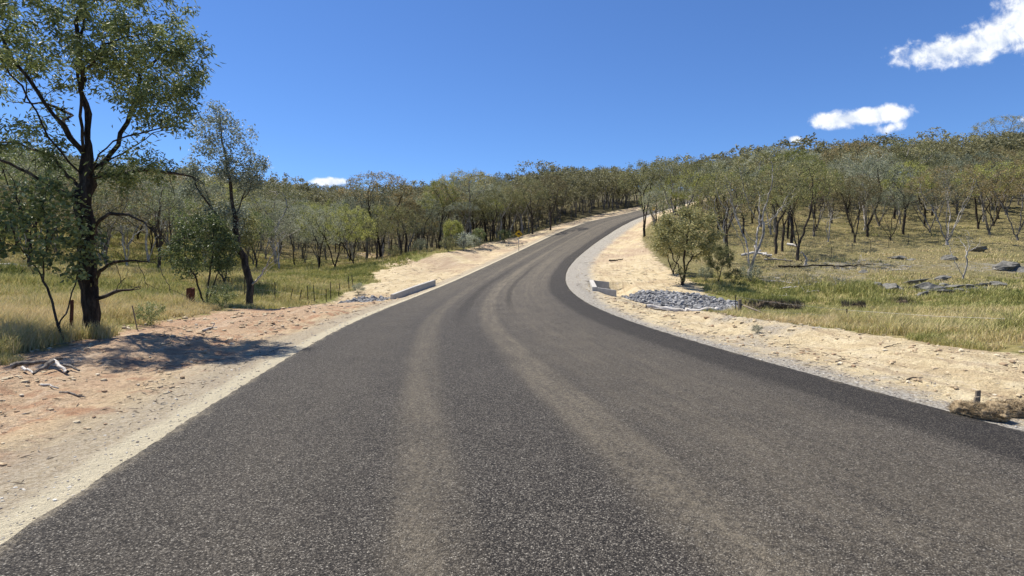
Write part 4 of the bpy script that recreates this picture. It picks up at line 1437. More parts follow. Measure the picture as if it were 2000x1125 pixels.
def place_phrase(px, x, y, lat, s):
    """where a gum of the forest is found, told by things one can find in the photo"""
    if lat < 0 and x > -9 and s > 55:
        if px < 1010:
            return "on the bank behind the yellow sign"
        if px < 1100:
            return "on the bank right of the yellow sign"
        if px < 1180:
            return "on the bank midway up the road"
        return "on the left bank at the road's end"
    if x < 6:
        if px < 180:
            return "at left behind the big trunk"
        if px < 380:
            return "between the big gum and bushy young gum"
        if px < 560:
            return "behind the slender kinked gum"
        if px < 720:
            return "behind the domed yellow-green gum"
        return "above the side track"
    if px < 1300:
        return "right of the road's end"
    if px < 1400:
        return "uphill of the bushy round gum"
    if px < 1500:
        return "behind the pale forked gum"
    if px < 1600:
        return "behind the leaning dark gum"
    if px < 1700:
        return "uphill of the shaded patch"
    if px < 1800:
        return "above the main rock outcrop"
    if px < 1900:
        return "behind the gum with bleached limbs"
    return "above the dark boulder"


_classes = {}
for (i, x, y, pi, leaf, bark) in MIDDLE:
    ph = place_phrase(_px[i], x, y, SITES[i, 3], SITES[i, 4])
    st = {1: 'single-trunked', 2: 'twin-trunked', 3: 'many-stemmed', 4: 'many-stemmed'}[POOL_STEMS[pi]]
    lk = {'dark': 'dark-barked', 'black': 'dark-barked', 'grey': 'grey-barked', 'pale': 'pale-barked'}[bark]
    _classes.setdefault((ph, st, lk, leaf), []).append((i, x, y, pi, leaf, bark))
_ordn = ['leftmost', 'second from left', 'third from left', 'fourth from left', 'fifth from left', 'sixth from left', 'seventh from left', 'eighth from left']
for (ph, st, lk, leaf), mem in _classes.items():
    mem.sort(key=lambda q: _px[q[0]])
    for q, (i, x, y, pi, lf, bark) in enumerate(mem):
        lab = f"{lk} {st} gum, {leaf} crown, {ph}"
        if len(mem) == 2:
            lab = ("left" if q == 0 else "right") + " of two: " + lab
        elif len(mem) > 2:
            lab = _ordn[min(q, 7)] + ": " + lab
        plant('gum_tree', POOL[pi], x, y, _h[i], _rng.uniform(0, 6.28), bark, lf, lab, group="gums of the forest on the hills",
              tilt=(_rng.normal(0, .04), _rng.normal(0, .04)), z=_z[i] - .05, sxy=_rng.uniform(.9, 1.2))


def build_forest():
    TV, TQ, CV, CQ, CC = [], [], [], [], []
    nt = ncv = 0
    rng = np.random.RandomState(44)
    tint_v = fbm(SITES[:, 0] / 40, SITES[:, 1] / 40, 81, 2)
    for i in range(len(SITES)):
        if i in single:
            continue
        d = SITES[i, 2]
        p = FAR[int(rng.randint(len(FAR)))]
        s = _h[i] / p.h
        sx = s * rng.uniform(.95, 1.3)
        a = rng.uniform(0, 6.28)
        c, sn = math.cos(a) * sx, math.sin(a) * sx
        M = np.array([[c, -sn, 0], [sn, c, 0], [0, 0, s]])
        o = np.array([SITES[i, 0], SITES[i, 1], _z[i] - .1])
        TV.append(p.tv @ M.T + o)
        TQ.append(p.tq + nt)
        nt += len(p.tv)
        CV.append(p.cv @ M.T + o)
        CQ.append(p.cq + ncv)
        ncv += len(p.cv)
        CC.append(np.clip(p.cc * .75 + (rng.rand() - .5) * .45 + .12 + .25 * (tint_v[i] - .5), 0, 1))
    root = empty("forest", (0, 0, 0))
    tag(root, kind='stuff')
    wood = np_mesh("trunks", np.concatenate(TV), [np.concatenate(TQ)], False, mats=[BARK['grey']])
    lf = leaf_material("mixed_forest_leaves", [(0.0, (.065, .068, .036)), (0.4, (.170, .165, .083)), (0.65, (.235, .218, .110)), (0.85, (.305, .290, .125)), (1.0, (.42, .39, .20))])
    crown = np_mesh("canopy", np.concatenate(CV), [np.concatenate(CQ)], False, {'rnd': ('FACE', np.concatenate(CC))}, [lf])
    tag(mesh_obj("trunks", wood, root), kind='stuff')
    tag(mesh_obj("canopy", crown, root), kind='stuff')


build_forest()


# ------------------------------------------------------------------ built and loose things
def plain(name, col, rough=.8, spec=.3, metal=0.0, var=.25, scale=14.0, bump=.25):
    m, k = material(name)
    tc = k.new('ShaderNodeTexCoord').outputs['Object']
    n1 = k.noise(tc, scale, 5, .6)
    n2 = k.noise(tc, scale * .17, 3)
    a = tuple(c * (1 - var) for c in col)
    b = tuple(min(1, c * (1 + var)) for c in col)
    c = k.mix(k.step(k.math('ADD', k.math('MULTIPLY', n1, .6), k.math('MULTIPLY', n2, .4)), .32, .68), a, b)
    k.out(k.principled(c, rough, spec, k.bump(n1, bump, .01), metal))
    return m


M_CONC = plain("concrete", (.42, .40, .36), .85, .3, 0, .14, 9)
M_ROCK = None
M_YEL = plain("yellow_sign_face", (.72, .42, .01), .5, .4, 0, .05)
M_BLACK = plain("black_sign_paint", (.012, .012, .012), .5)
M_STEEL = plain("galvanised_steel", (.42, .42, .41), .45, .5, .6, .12)
M_PICKET = plain("dark_steel_picket", (.045, .040, .036), .7, .3, .3, .3)
M_WIRE = plain("fence_wire", (.16, .15, .14), .5, .5, .6, .1)
M_TIMBER = plain("weathered_timber", (.20, .165, .125), .9, .2, 0, .35, 30)
M_RUST = plain("rust_red_wood", (.12, .045, .028), .9, .2, 0, .45, 12)
M_COIR = plain("coir_fibre", (.27, .205, .125), .95, .1, 0, .35, 45, .9)
M_SOIL = plain("dark_bank_soil", (.10, .075, .052), .95, .1, 0, .5, 12, .8)
M_SLATE = plain("split_grey_rock", (.20, .20, .20), .8, .3, 0, .35, 6, .5)
M_SLATE_B = plain("pale_grey_rock", (.30, .295, .285), .8, .3, 0, .3, 6, .5)
M_OUTCROP = plain("lichen_rock", (.15, .145, .128), .9, .2, 0, .5, 7, .8)


def prism(bm, corners_bottom, corners_top):
    vb = [bm.verts.new(p) for p in corners_bottom]
    vt = [bm.verts.new(p) for p in corners_top]
    n = len(vb)
    bm.faces.new(vb[::-1])
    bm.faces.new(vt)
    for i in range(n):
        bm.faces.new((vb[i], vb[(i + 1) % n], vt[(i + 1) % n], vt[i]))


def wall_mesh(name, p, q, thick, side, depth, parent, mat, origin):
    """a straight wall whose top edge runs from p to q, thick metres to the given side"""
    p, q = np.array(p), np.array(q)
    d = (q - p)[:2]
    d /= np.linalg.norm(d)
    nrm = np.array([d[1], -d[0]]) * side * thick
    c = [p, q, np.array([q[0] + nrm[0], q[1] + nrm[1], q[2]]), np.array([p[0] + nrm[0], p[1] + nrm[1], p[2]])]
    bm = bmesh.new()
    o = np.array(origin)
    prism(bm, [tuple(v - o - (0, 0, depth)) for v in c], [tuple(v - o) for v in c])
    bmesh.ops.recalc_face_normals(bm, faces=bm.faces)
    bmesh.ops.bevel(bm, geom=[e for e in bm.edges], offset=.012, segments=2, affect='EDGES')
    return bm_obj(name, bm, mat, parent)


def culverts():
    A, B, C, D = W(1157, 560.5, 31), W(1151, 546.5, 36), W(1203, 567, 30.6), W(1190, 551, 36)
    r = empty("culvert_headwall", tuple(A))
    tag(r, "pale concrete culvert headwall with two splayed wing walls, right of the road beside the rubble", "culvert")
    u = (B - A) / np.linalg.norm(B - A)
    wall_mesh("headwall", A, B, .26, 1, 1.6, r, M_CONC, A)
    dA = (C - A) / np.linalg.norm(C - A)
    dB = (D - B) / np.linalg.norm(D - B)
    wall_mesh("wing_wall", A + dA * .262, C, .22, -1, 1.5, r, M_CONC, A)
    wall_mesh("wing_wall", B + dB * .262, D, .22, -1, 1.5, r, M_CONC, A)
    E_, G, I = W(769, 575, 29), W(811, 559.5, 32.6), W(851, 546.5, 37)
    r = empty("culvert_headwall", tuple(E_))
    tag(r, "low bent concrete culvert wall on the left side of the road", "culvert")
    wall_mesh("wing_wall", E_, G, .18, -1, 1.3, r, M_CONC, E_)
    wall_mesh("headwall", G + (I - G) / np.linalg.norm(I - G) * .004, I, .20, -1, 1.3, r, M_CONC, E_)


culverts()


# ---- loose rock
def rock_proto(seed, flat, mat, sub=0):
    rng = np.random.RandomState(seed)
    bm = bmesh.new()
    for _ in range(15):
        v = rng.normal(size=3)
        v /= np.linalg.norm(v)
        v *= rng.uniform(.8, 1.1)
        v[2] = np.clip(v[2] * flat, -.8 * flat, .75 * flat)
        bm.verts.new(v)
    res = bmesh.ops.convex_hull(bm, input=bm.verts)
    bmesh.ops.delete(bm, geom=[v for v in bm.verts if not v.link_faces], context='VERTS')
    bmesh.ops.dissolve_limit(bm, angle_limit=.25, verts=bm.verts, edges=bm.edges)
    bmesh.ops.bevel(bm, geom=list(bm.edges), offset=.045, segments=1, affect='EDGES')
    if sub:
        bmesh.ops.triangulate(bm, faces=bm.faces)
        bmesh.ops.subdivide_edges(bm, edges=bm.edges, cuts=2, use_grid_fill=True)
        for v in bm.verts:
            n_ = fbm(np.array([v.co.x * 2.2 + v.co.z * 5]), np.array([v.co.y * 2.2 - v.co.z * 4]), seed, 3)[0] - .5
            lay = .05 * math.sin(v.co.z * 26 + 2 * v.co.x)
            v.co += v.co.normalized() * (n_ * .35 + lay)
    me = bpy.data.meshes.new("rock")
    bm.normal_update()
    bm.to_mesh(me)
    bm.free()
    me.materials.append(mat)
    return me


ROCKS = [rock_proto(700 + i, [.55, .7, .45, .8, .6][i % 5], [M_SLATE, M_SLATE, M_SLATE_B][i % 3]) for i in range(10)]


def rubble(poly, n_max, lo, hi, label, group, seed):
    rng = np.random.RandomState(seed)
    P = np.array(poly)
    got = []
    for _ in range(9000):
        x, y = rng.uniform(P[:, 0].min(), P[:, 0].max()), rng.uniform(P[:, 1].min(), P[:, 1].max())
        if not in_poly(x, y, poly):
            continue
        s = lo + (hi - lo) * rng.rand() ** 2.0
        if all((x - a) ** 2 + (y - b) ** 2 > (.50 * (s + q)) ** 2 for a, b, q in got):
            got.append((x, y, s))
        if len(got) >= n_max:
            break
    z = height([g[0] for g in got], [g[1] for g in got])
    for (x, y, s), zz in zip(got, z):
        o = mesh_obj("rock", ROCKS[rng.randint(len(ROCKS))], None, (x, y, zz + s * .16), (rng.normal(0, .35), rng.normal(0, .35), rng.uniform(0, 6.28)), (s, s * rng.uniform(.6, .95), s * rng.uniform(.8, 1.1)))
        tag(o, label, "rock", group)


rubble(RUBBLE_R, 238, .085, .27,
       "angular blue-grey rock in the rubble apron right of the road", "rocks of the right culvert apron", 2)
rubble(RUBBLE_L, 58, .09, .24,
       "angular grey rock in the small rubble apron left of the road", "rocks of the left culvert apron", 3)

BOULD = [rock_proto(800 + i, [.32, .42, .28, .5, .38][i], M_OUTCROP, 1) for i in range(5)]
_b = np.random.RandomState(12)
OUTC = [  # px, py, depth, half size, label
    (1962, 512, 41, 1.15, "big dark boulder on the slope at the right edge, under the spreading gum"),
    (1992, 518, 40, .7, "flat pale rock slab cut by the right edge, below the big dark boulder"),
    (1815, 543, 33.5, .80, "largest flat slab of the main rock outcrop, pale on top"),
    (1842, 551, 32.5, .6, "slab at the lower right corner of the main rock outcrop"),
    (1800, 552, 32.2, .55, "small slab at the lower left corner of the main rock outcrop"),
    (1860, 545, 34, .6, "tilted rock between the main outcrop and the small leafless tree"),
    (1905, 550, 33, .65, "dark hollowed rock just right of the small leafless tree's foot"),
    (1930, 556, 32.5, .5, "rock at the right end of the outcrop beyond the small leafless tree"),
    (1950, 548, 34, .5, "smallest rock right of the small leafless tree, nearest the photo's edge"),
    (1885, 560, 31.5, .5, "low rock in the grass straight below the small leafless tree"),
    (1785, 530, 36, .8, "grey slab uphill of the main outcrop's left end"),
    (1835, 528, 37, .6, "grey slab uphill of the main outcrop's right end"),
    (1745, 545, 34, .7, "half-buried slab left of the main rock outcrop"),
    (1712, 538, 35.5, .55, "low slab in the bare ground between the main outcrop and the shaded patch"),
    (1660, 533, 36, .5, "low slab just below the shaded patch"),
    (1752, 499, 47, .6, "dark flat rock on the slope below the crooked low gum"),
    (1780, 500, 46.5, .45, "pale flat rock beside the dark flat rock below the crooked low gum"),
    (1852, 504, 46, .7, "slab at the foot of the gum with bleached limbs"),
    (1905, 492, 50, .9, "broad dark rock between the gum with bleached limbs and the big boulder"),
    (1822, 536, 34.8, .55, "upper slab stacked behind the largest slab of the main outcrop"),
    (1848, 538, 34.4, .45, "dark slab at the upper right of the main rock outcrop"),
    (1796, 540, 34.2, .42, "grey block at the left end of the main rock outcrop"),
    (1872, 553, 32.8, .38, "small rock against the left of the leafless tree's foot"),
    (1918, 543, 34.3, .48, "blocky rock behind the dark hollowed rock right of the leafless tree"),
    (1768, 541, 34.4, .34, "small rock between the half-buried slab and the main outcrop"),
    (1688, 518, 41, .4, "small rock at the right end of the shaded patch"),
]
for (px, py, d, hs_, lab) in OUTC:
    x, y = at_px(px, py, d)
    o = mesh_obj("boulder", BOULD[_b.randint(5)], None, (x, y, ground(x, y) + hs_ * .12), (_b.normal(0, .12), _b.normal(0, .12), _b.uniform(0, 6.28)), (hs_ * 1.2, hs_ * _b.uniform(.7, 1.0), hs_ * _b.uniform(1.0, 1.5)))
    tag(o, lab, "rock", "rocks showing on the right slope")


# ---- signs
def tube_bm(bm, p, q, r, n=8):
    p, q = Vector(p), Vector(q)
    d = (q - p)
    res = bmesh.ops.create_cone(bm, cap_ends=True, segments=n, radius1=r, radius2=r, depth=d.length)
    M = Matrix.Translation((p + q) / 2) @ d.to_track_quat('Z', 'Y').to_matrix().to_4x4()
    bmesh.ops.transform(bm, matrix=M, verts=res['verts'])


def flat_shape(bm, pts, y0, y1):
    prism(bm, [(x, y0, z) for x, z in pts], [(x, y1, z) for x, z in pts])
    bmesh.ops.recalc_face_normals(bm, faces=bm.faces)


def steep_sign(px, py, d, rz, label, hgt=2.35, hw=.45):
    x, y = at_px(px, py, d)
    r = empty("warning_sign", (x, y, ground(x, y)), rz)
    tag(r, label, "sign")
    bm = bmesh.new()
    tube_bm(bm, (0, 0, -.4), (0, 0, hgt - .1), .038, 10)
    bm_obj("post", bm, M_STEEL, r, True)
    c = hgt - hw
    rr = .07
    pts = []
    for q in range(4):
        a = q * math.pi / 2
        for e in (-.12, .12):
            pts.append((math.cos(a + e) * (hw - (rr * .2)), math.sin(a + e) * (hw - rr * .2) + c))
    bm = bmesh.new()
    flat_shape(bm, pts, -.045, -.062)
    bm_obj("sign_plate", bm, M_YEL, r)
    # black line round the edge and the lorry on its slope
    bm = bmesh.new()
    o, i = hw * .90, hw * .83
    for q in range(4):
        a0, a1 = q * math.pi / 2, (q + 1) * math.pi / 2
        quad = [(math.cos(a0) * o, math.sin(a0) * o + c), (math.cos(a1) * o, math.sin(a1) * o + c), (math.cos(a1) * i, math.sin(a1) * i + c), (math.cos(a0) * i, math.sin(a0) * i + c)]
        flat_shape(bm, quad, -.064, -.066)
    bm_obj("border_line", bm, M_BLACK, r)
    bm = bmesh.new()
    s = hw / .45
    flat_shape(bm, [(-.22 * s, c - .13 * s), (.22 * s, c - .13 * s), (.22 * s, c - .02 * s)], -.064, -.0665)
    bm_obj("slope_symbol", bm, M_BLACK, r)
    bm = bmesh.new()
    k_ = .25

    def T(u, v):
        return (u * s, c + (v + k_ * u) * s)
    flat_shape(bm, [T(-.16, -.02), T(.06, -.02), T(.06, .12), T(-.16, .12)], -.064, -.0665)
    flat_shape(bm, [T(.075, -.02), T(.17, -.02), T(.17, .04), T(.135, .10), T(.075, .10)], -.064, -.0665)
    for u in (-.11, .03, .125):
        flat_shape(bm, [T(u + .034 * math.cos(t_), -.035 + .034 * math.sin(t_)) for t_ in np.linspace(0, 6.283, 11)[:-1]], -.0668, -.069)
    bm_obj("lorry_symbol", bm, M_BLACK, r)
    return r


steep_sign(1013, 492, 65.5, .06, "yellow diamond warning sign with black lorry on a slope, left of the road", 2.4, .44)
steep_sign(1277, 432, 93, -1.05, "small yellow warning sign turned edge-on, among trunks at the road's end", 2.3, .44)


# ---- fences
def fence(name, posts, label, wires, post_mat=M_PICKET, wire_r=.004):
    """posts: (x, y, height, lean x, lean y, radius)"""
    x0, y0 = posts[0][:2]
    z0 = ground(x0, y0)
    r = empty(name, (x0, y0, z0))
    tag(r, label, "fence")
    tops = []
    for (x, y, h, lx, ly, rad) in posts:
        z = ground(x, y)
        b = Vector((x - x0, y - y0, z - z0))
        bm = bmesh.new()
        w = rad
        # a star picket: three thin blades
        ax = Vector((lx, ly, 1)).normalized()
        for q in range(3):
            a = q * 2.094 + .5
            u, v = Vector((math.cos(a) * w, math.sin(a) * w, 0)), Vector((-math.sin(a) * w * .16, math.cos(a) * w * .16, 0))
            prism(bm, [tuple(b + p - ax * .25) for p in (v, u + v, u - v, -v)], [tuple(b + p + ax * h) for p in (v, u + v, u - v, -v)])
        bmesh.ops.recalc_face_normals(bm, faces=bm.faces)
        bm_obj("post", bm, post_mat, r)
        tops.append((b, ax, h))
    for f in wires:
        bm = bmesh.new()
        for (b0, a0, h0), (b1, a1, h1) in zip(tops[:-1], tops[1:]):
            p, q = b0 + a0 * h0 * f, b1 + a1 * h1 * f
            mid = (p + q) / 2 - Vector((0, 0, .04))
            tube_bm(bm, p, mid, wire_r, 4)
            tube_bm(bm, mid, q, wire_r, 4)
        bm_obj("wire", bm, M_WIRE, r)
    return r


def fp(px, d, h, lx=0, ly=0, rad=.022):
    x, y = at_px(px, 580, d)
    return (x, y, h, lx, ly, rad)


fence("wire_fence", [fp(478, 29.5, 1.15), fp(537, 30, 1.05), fp(566, 30.5, .75, .22), fp(584, 30.6, .7, .2), fp(601, 31, .85), fp(614, 31, .9, -.05), fp(637, 31, .75), fp(646, 31.5, 1.0, -.02), fp(661, 32.5, .75, .12), fp(682, 34, .9, -.05), fp(690, 35, .85, -.1)],
      "row of dark steel pickets with wire along the near edge of the green paddock", (.9, .55))
fence("wire_fence", [fp(1437, 22.4, .95, 0, 0, .018), fp(1655, 15.4, .46, 0, 0, .018), fp(2080, 11.0, .4, 0, 0, .018)],
      "picket fence with thin wires between the earth pad and the right paddock", (.92, .5))
fence("wire_fence", [fp(1622, 48, .9), fp(1662, 50, 1.0), fp(1698, 52, .95), fp(1733, 54, .9), fp(1771, 56, 1.0), fp(1815, 58, .95)],
      "thin picket fence climbing the right slope in front of the gums", (.9, .6))


def timber_post(px, d, h, r, label, name="fence_post", lean=(0, 0), mat=None, top=None):
    x, y = at_px(px, 600, d)
    bm = bmesh.new()
    res = bmesh.ops.create_cone(bm, cap_ends=True, segments=12, radius1=r, radius2=r * .92, depth=h + .3)
    bmesh.ops.subdivide_edges(bm, edges=[e for e in bm.edges if abs(e.verts[0].co.z - e.verts[1].co.z) > .1], cuts=5)
    rng = np.random.RandomState(int(px))
    for v in bm.verts:
        v.co.x += rng.normal(0, r * .05) + lean[0] * (v.co.z + h / 2)
        v.co.y += rng.normal(0, r * .05) + lean[1] * (v.co.z + h / 2)
        v.co.z += (h - .3) / 2 + (rng.normal(0, r * .15) if v.co.z > h * .45 else 0)
    o = bm_obj(name, bm, mat or M_TIMBER, None, False, (x, y, ground(x, y)))
    if label:
        tag(o, label, "post")
    return o


_p = timber_post(1445, 22, .75, .07, "short timber corner post with slanting stay, beside the right rubble's grassy end")
bm = bmesh.new()
tube_bm(bm, (.05, -.05, .55), (.85, -1.3, .12), .035, 8)
bm_obj("stay", bm, M_TIMBER, _p, True)
timber_post(372, 20.5, .72, .15, "thick rust-red stump post standing in the straw grass", "stump_post", (.03, 0), M_RUST)
timber_post(136, 12.0, .78, .035, "thin brown stake in the grass just left of the big dark trunk", "stake", (.06, 0), M_RUST)
timber_post(269, 13.6, .58, .014, "bare upright stick in the grass right of the big dark trunk", "stick", (-.18, 0))


# ---- rolled coir socks pinned by timber stakes, lower right
def coir(x, y, length, r, rz, label, seed):
    z = ground(x, y)
    root = empty("coir_log", (x, y, z), rz)
    tag(root, label, "coir log", "erosion socks beside the road")
    rng = np.random.RandomState(seed)
    bm = bmesh.new()
    L, Sg = 80, 44
    rings = []
    for i in range(L + 1):
        t = i / L
        rad = r * (min(1, math.sin(max(t, .0) * math.pi) * 3.2 + .02)) ** .55
        ring = []
        for j in range(Sg):
            a = 6.28318 * j / Sg
            q = 1 + 1.0 * (fbm(np.array([t * length * 20 + a * .2]), np.array([a * 3.6]), seed, 4)[0] - .5)
            ring.append(bm.verts.new(((t - .5) * length, math.cos(a) * rad * 1.25 * q, r * .62 + math.sin(a) * rad * .85 * q)))
        rings.append(ring)
    for i in range(L):
        for j in range(Sg):
            bm.faces.new((rings[i][j], rings[i][(j + 1) % Sg], rings[i + 1][(j + 1) % Sg], rings[i + 1][j]))
    bm.faces.new(rings[0])
    bm.faces.new(rings[-1][::-1])
    bmesh.ops.recalc_face_normals(bm, faces=bm.faces)
    bm_obj("sock", bm, M_COIR, root, True)
    # loose fibre ends
    n = 5200
    u, a = rng.uniform(-.48, .48, n), rng.uniform(-.4, 3.6, n)
    e = np.clip(1 - (abs(u) * 2) ** 6, .2, 1)
    P = np.stack([u * length, np.cos(a) * r * 1.25 * e, r * .62 + np.sin(a) * r * .85 * e], 1)
    dv = rng.normal(0, 1, (n, 3))
    dv /= np.linalg.norm(dv, axis=1, keepdims=True)
    dv[:, 2] = abs(dv[:, 2]) * .6
    sd = np.cross(dv, rng.normal(0, 1, (n, 3)))
    sd /= np.linalg.norm(sd, axis=1, keepdims=True) + 1e-9
    ln = rng.uniform(.02, .09, (n, 1))
    V = np.stack([P + sd * .0022, P - sd * .0022, P + dv * ln], 1).reshape(-1, 3)
    me = np_mesh("fibres", V, [np.arange(n * 3).reshape(-1, 3)], False, {'rnd': ('FACE', rng.rand(n))}, [rnd_material("coir_threads", [(0, (.13, .09, .05)), (.6, (.32, .245, .145)), (1, (.48, .39, .25))])])
    mesh_obj("fibres", me, root)


def peg(x, y, h, label, lean):
    z = ground(x, y)
    bm = bmesh.new()
    w, t = .024, .013
    lx, ly = lean
    prism(bm, [(-w, -t, -.1), (w, -t, -.1), (w, t, -.1), (-w, t, -.1)], [(-w + lx, -t + ly, h), (w + lx, -t + ly, h + .008), (w + lx, t + ly, h + .004), (-w + lx, t + ly, h - .004)])
    bmesh.ops.recalc_face_normals(bm, faces=bm.faces)
    bmesh.ops.bevel(bm, geom=list(bm.edges), offset=.003, segments=1, affect='EDGES')
    o = bm_obj("timber_stake", bm, M_TIMBER, None, False, (x, y, z))
    tag(o, label, "stake", "stakes pinning the erosion socks")


coir(4.90, 5.84, .50, .095, -.62, "fibrous brown erosion sock lying nearest the seal at the lower right", 3)
coir(5.52, 6.06, .75, .10, .05, "darker erosion sock behind the first, cut by the right edge of the photo", 5)
peg(5.10, 6.12, .24, "dark timber stake standing behind the two erosion socks", (.01, 0))
peg(4.97, 6.0, .19, "small leaning stake at the back of the nearest erosion sock", (.03, .0))


# ---- dead wood on the ground
def dead_wood(name, pts, r0, r1, mat, label, branch=0, seed=1, cat="branch", step=.08, group=None, sides_noise=.0):
    """pts: (px, py, depth, height above ground)"""
    rng = np.random.RandomState(seed)
    w = []
    for (px, py, d, up) in pts:
        x, y = at_px(px, py, d)
        w.append((x, y, ground(x, y) + up))
    o = np.array(w[0])
    init = [((0, 0, 0), -1)]
    polyline(init, [tuple(np.array(q) - o) for q in w[1:]], 0, step)
    n0 = len(init)
    for b in range(branch):
        i = rng.randint(max(1, n0 // 5), n0)
        p = np.array(init[i][0])
        v = rng.normal(0, 1, 3)
        v[2] = abs(v[2]) * .45
        v /= np.linalg.norm(v)
        ln = np.linalg.norm(np.array(w[-1]) - o) * rng.uniform(.15, .4)
        c = polyline(init, [p + v * ln * .6, p + v * ln + rng.normal(0, .15 * ln, 3) * (1, 1, .3)], i, step)
    P, par = np.array([p for p, _ in init]), np.array([a for _, a in init])
    P[2:] += rng.normal(0, r0 * .25, (len(P) - 2, 3))
    n = len(P)
    r, kids = radii(P, par, r0, r1, 1.9)
    if not branch:
        r = np.linspace(r0, r1, n)
    r = r * rng.uniform(.85, 1.2, n)
    V, Q = tubes(P, par, r, kids)
    ob = mesh_obj(name, np_mesh(name, V, [Q], True, mats=[mat]), None, tuple(o))
    tag(ob, label, cat, group)
    return ob


DW = BARK['dead']
dead_wood("fallen_branch", [(22, 722, 7.9, .07), (60, 716, 8.0, .12), (95, 711, 8.1, .14), (124, 704, 8.2, .17)], .036, .022, BARK['grey'], "charcoal-grey limb lying across the debris at the grass edge, lower left", 0, 1)
dead_wood("fallen_branch", [(44, 718, 7.8, .06), (52, 729, 7.7, .06), (66, 734, 7.6, .03)], .028, .012, DW, "short white curved root under the charcoal-grey limb", 0, 2, step=.04)
dead_wood("wood_chunk", [(66, 745, 7.5, .02), (82, 732, 7.65, .08), (98, 722, 7.8, .13), (106, 718, 7.85, .14)], .020, .034, BARK['grey'], "pale broken stump root in the debris, thick end up", 0, 3, step=.05)
dead_wood("wood_chunk", [(106, 713, 8.0, .14), (118, 722, 7.85, .07), (130, 732, 7.7, .03)], .028, .022, DW, "white slab of split wood at the right end of the debris", 0, 4, step=.05)
dead_wood("fallen_branch", [(124, 715, 8.0, .06), (140, 717, 7.95, .06), (155, 719, 7.9, .05)], .022, .018, BARK['grey'], "short brown stick end pointing right from the debris", 0, 5, step=.05)
dead_wood("stick", [(80, 759, 7.0, .02), (98, 760, 7.0, .025), (114, 763, 6.95, .02)], .014, .009, DW, "pale stick on the orange earth below the debris", 0, 6, step=.05)
dead_wood("stick", [(116, 770, 6.8, .02), (145, 771, 6.8, .02), (166, 772, 6.8, .02)], .012, .008, BARK['grey'], "brown stick on the orange earth, right of the pale stick", 1, 7, step=.05)
dead_wood("stick", [(396, 641, 13.6, .03), (408, 637, 13.8, .05), (424, 631, 14.2, .06)], .03, .015, DW, "pale stick on the verge above the tree shadow", 1, 8, step=.06)
dead_wood("fallen_log", [(-30, 519, 33, .12), (20, 523, 33, .15), (60, 527, 33, .12), (90, 530, 33, .08)], .14, .06, DW, "long bleached log lying in the grass at the far left", 0, 9, "log", .3)
dead_wood("fallen_log", [(1262, 610, 25.2, .10), (1310, 611, 25.1, .12), (1360, 612, 25.0, .12), (1400, 607, 25.6, .16)], .10, .13, DW, "pale log lying along the front edge of the right rubble", 0, 10, "log", .2)
dead_wood("fallen_branch", [(1278, 621, 20.8, .03), (1300, 625, 20.5, .05), (1330, 629, 20.2, .04), (1362, 627, 20.3, .06)], .035, .015, BARK['grey'], "brown branch on the earth between the seal and the right rubble", 3, 11)
dead_wood("fallen_branch", [(1190, 496, 52, .05), (1203, 498, 51.6, .10), (1217, 496, 51.8, .12)], .08, .035, BARK['dark'], "dark curved branch alone on the earth cut right of the upper road", 0, 12)
dead_wood("fallen_log", [(1448, 478, 49, .25), (1478, 478, 49, .4), (1495, 484, 48.5, .3), (1506, 490, 48.2, .15)], .12, .09, DW, "white fallen limb behind the pale forked gum", 4, 13, "log", .2)
dead_wood("fallen_log", [(1538, 462, 54, .3), (1552, 467, 53.5, .25), (1562, 470, 53, .2)], .12, .10, DW, "short white log high on the slope between two dark trunks", 0, 14, "log", .2)
dead_wood("fallen_log", [(1492, 492, 47, .15), (1520, 497, 46.5, .2), (1550, 503, 46, .12)], .07, .04, BARK['grey'], "grey fallen limb at the foot of the slim dark gum", 4, 15, "log", .15)
dead_wood("dead_stump", [(1573, 516, 44.5, -.1), (1575, 500, 44.5, .55), (1569, 492, 44.6, .95)], .10, .04, DW, "white dead stump with claw-like roots beside the leaning dark gum", 5, 16, "stump", .1)
dead_wood("fallen_log", [(1520, 506, 44, .1), (1600, 508, 43.5, .12), (1690, 512, 42.5, .08)], .07, .03, BARK['black'], "long thin black log, standing in mostly for the shadow strip of the shaded patch", 2, 17, "log", .25)  # dark log shape that mostly imitates a strip of tree shadow
for q, (px, py, d, ln, lab) in enumerate([
        (1520, 540, 35, 1.4, "dead twiggy branch right of the pale forked gum's foot"),
        (1550, 530, 37, 1.6, "dead twiggy branch below the white dead stump"),
        (1590, 528, 37.5, 1.5, "dead twiggy branch below the shaded patch, left part"),
        (1625, 535, 36, 1.6, "dead twiggy branch below the shaded patch, middle part"),
        (1600, 550, 33.5, .9, "small bleached branch in the grass, second below the shaded patch"),
        (1508, 556, 32.5, 1.0, "thin bleached stick at the top edge of the paddock grass"),
        (1650, 545, 34, 1.2, "dead twiggy branch left of the half-buried slab"),
        (1690, 500, 46, 1.6, "dead branch on bare ground right of the long black log"),
        (1735, 520, 41, 1.3, "dead branch uphill of the half-buried slab"),
        (1780, 515, 42.5, 1.1, "dead branch on the slope straight above the main rock outcrop")]):
    a = 2.399 * q
    dead_wood("fallen_branch", [(px, py, d, .05), (px + 18 * ln * math.cos(a), py, d + ln * .5 * math.sin(a), .12), (px + 34 * ln * math.cos(a + .3), py, d + ln * math.sin(a + .3), .10)], .035, .010, DW, lab, 7, 60 + q, step=.12, group="dead branches on the right slope")
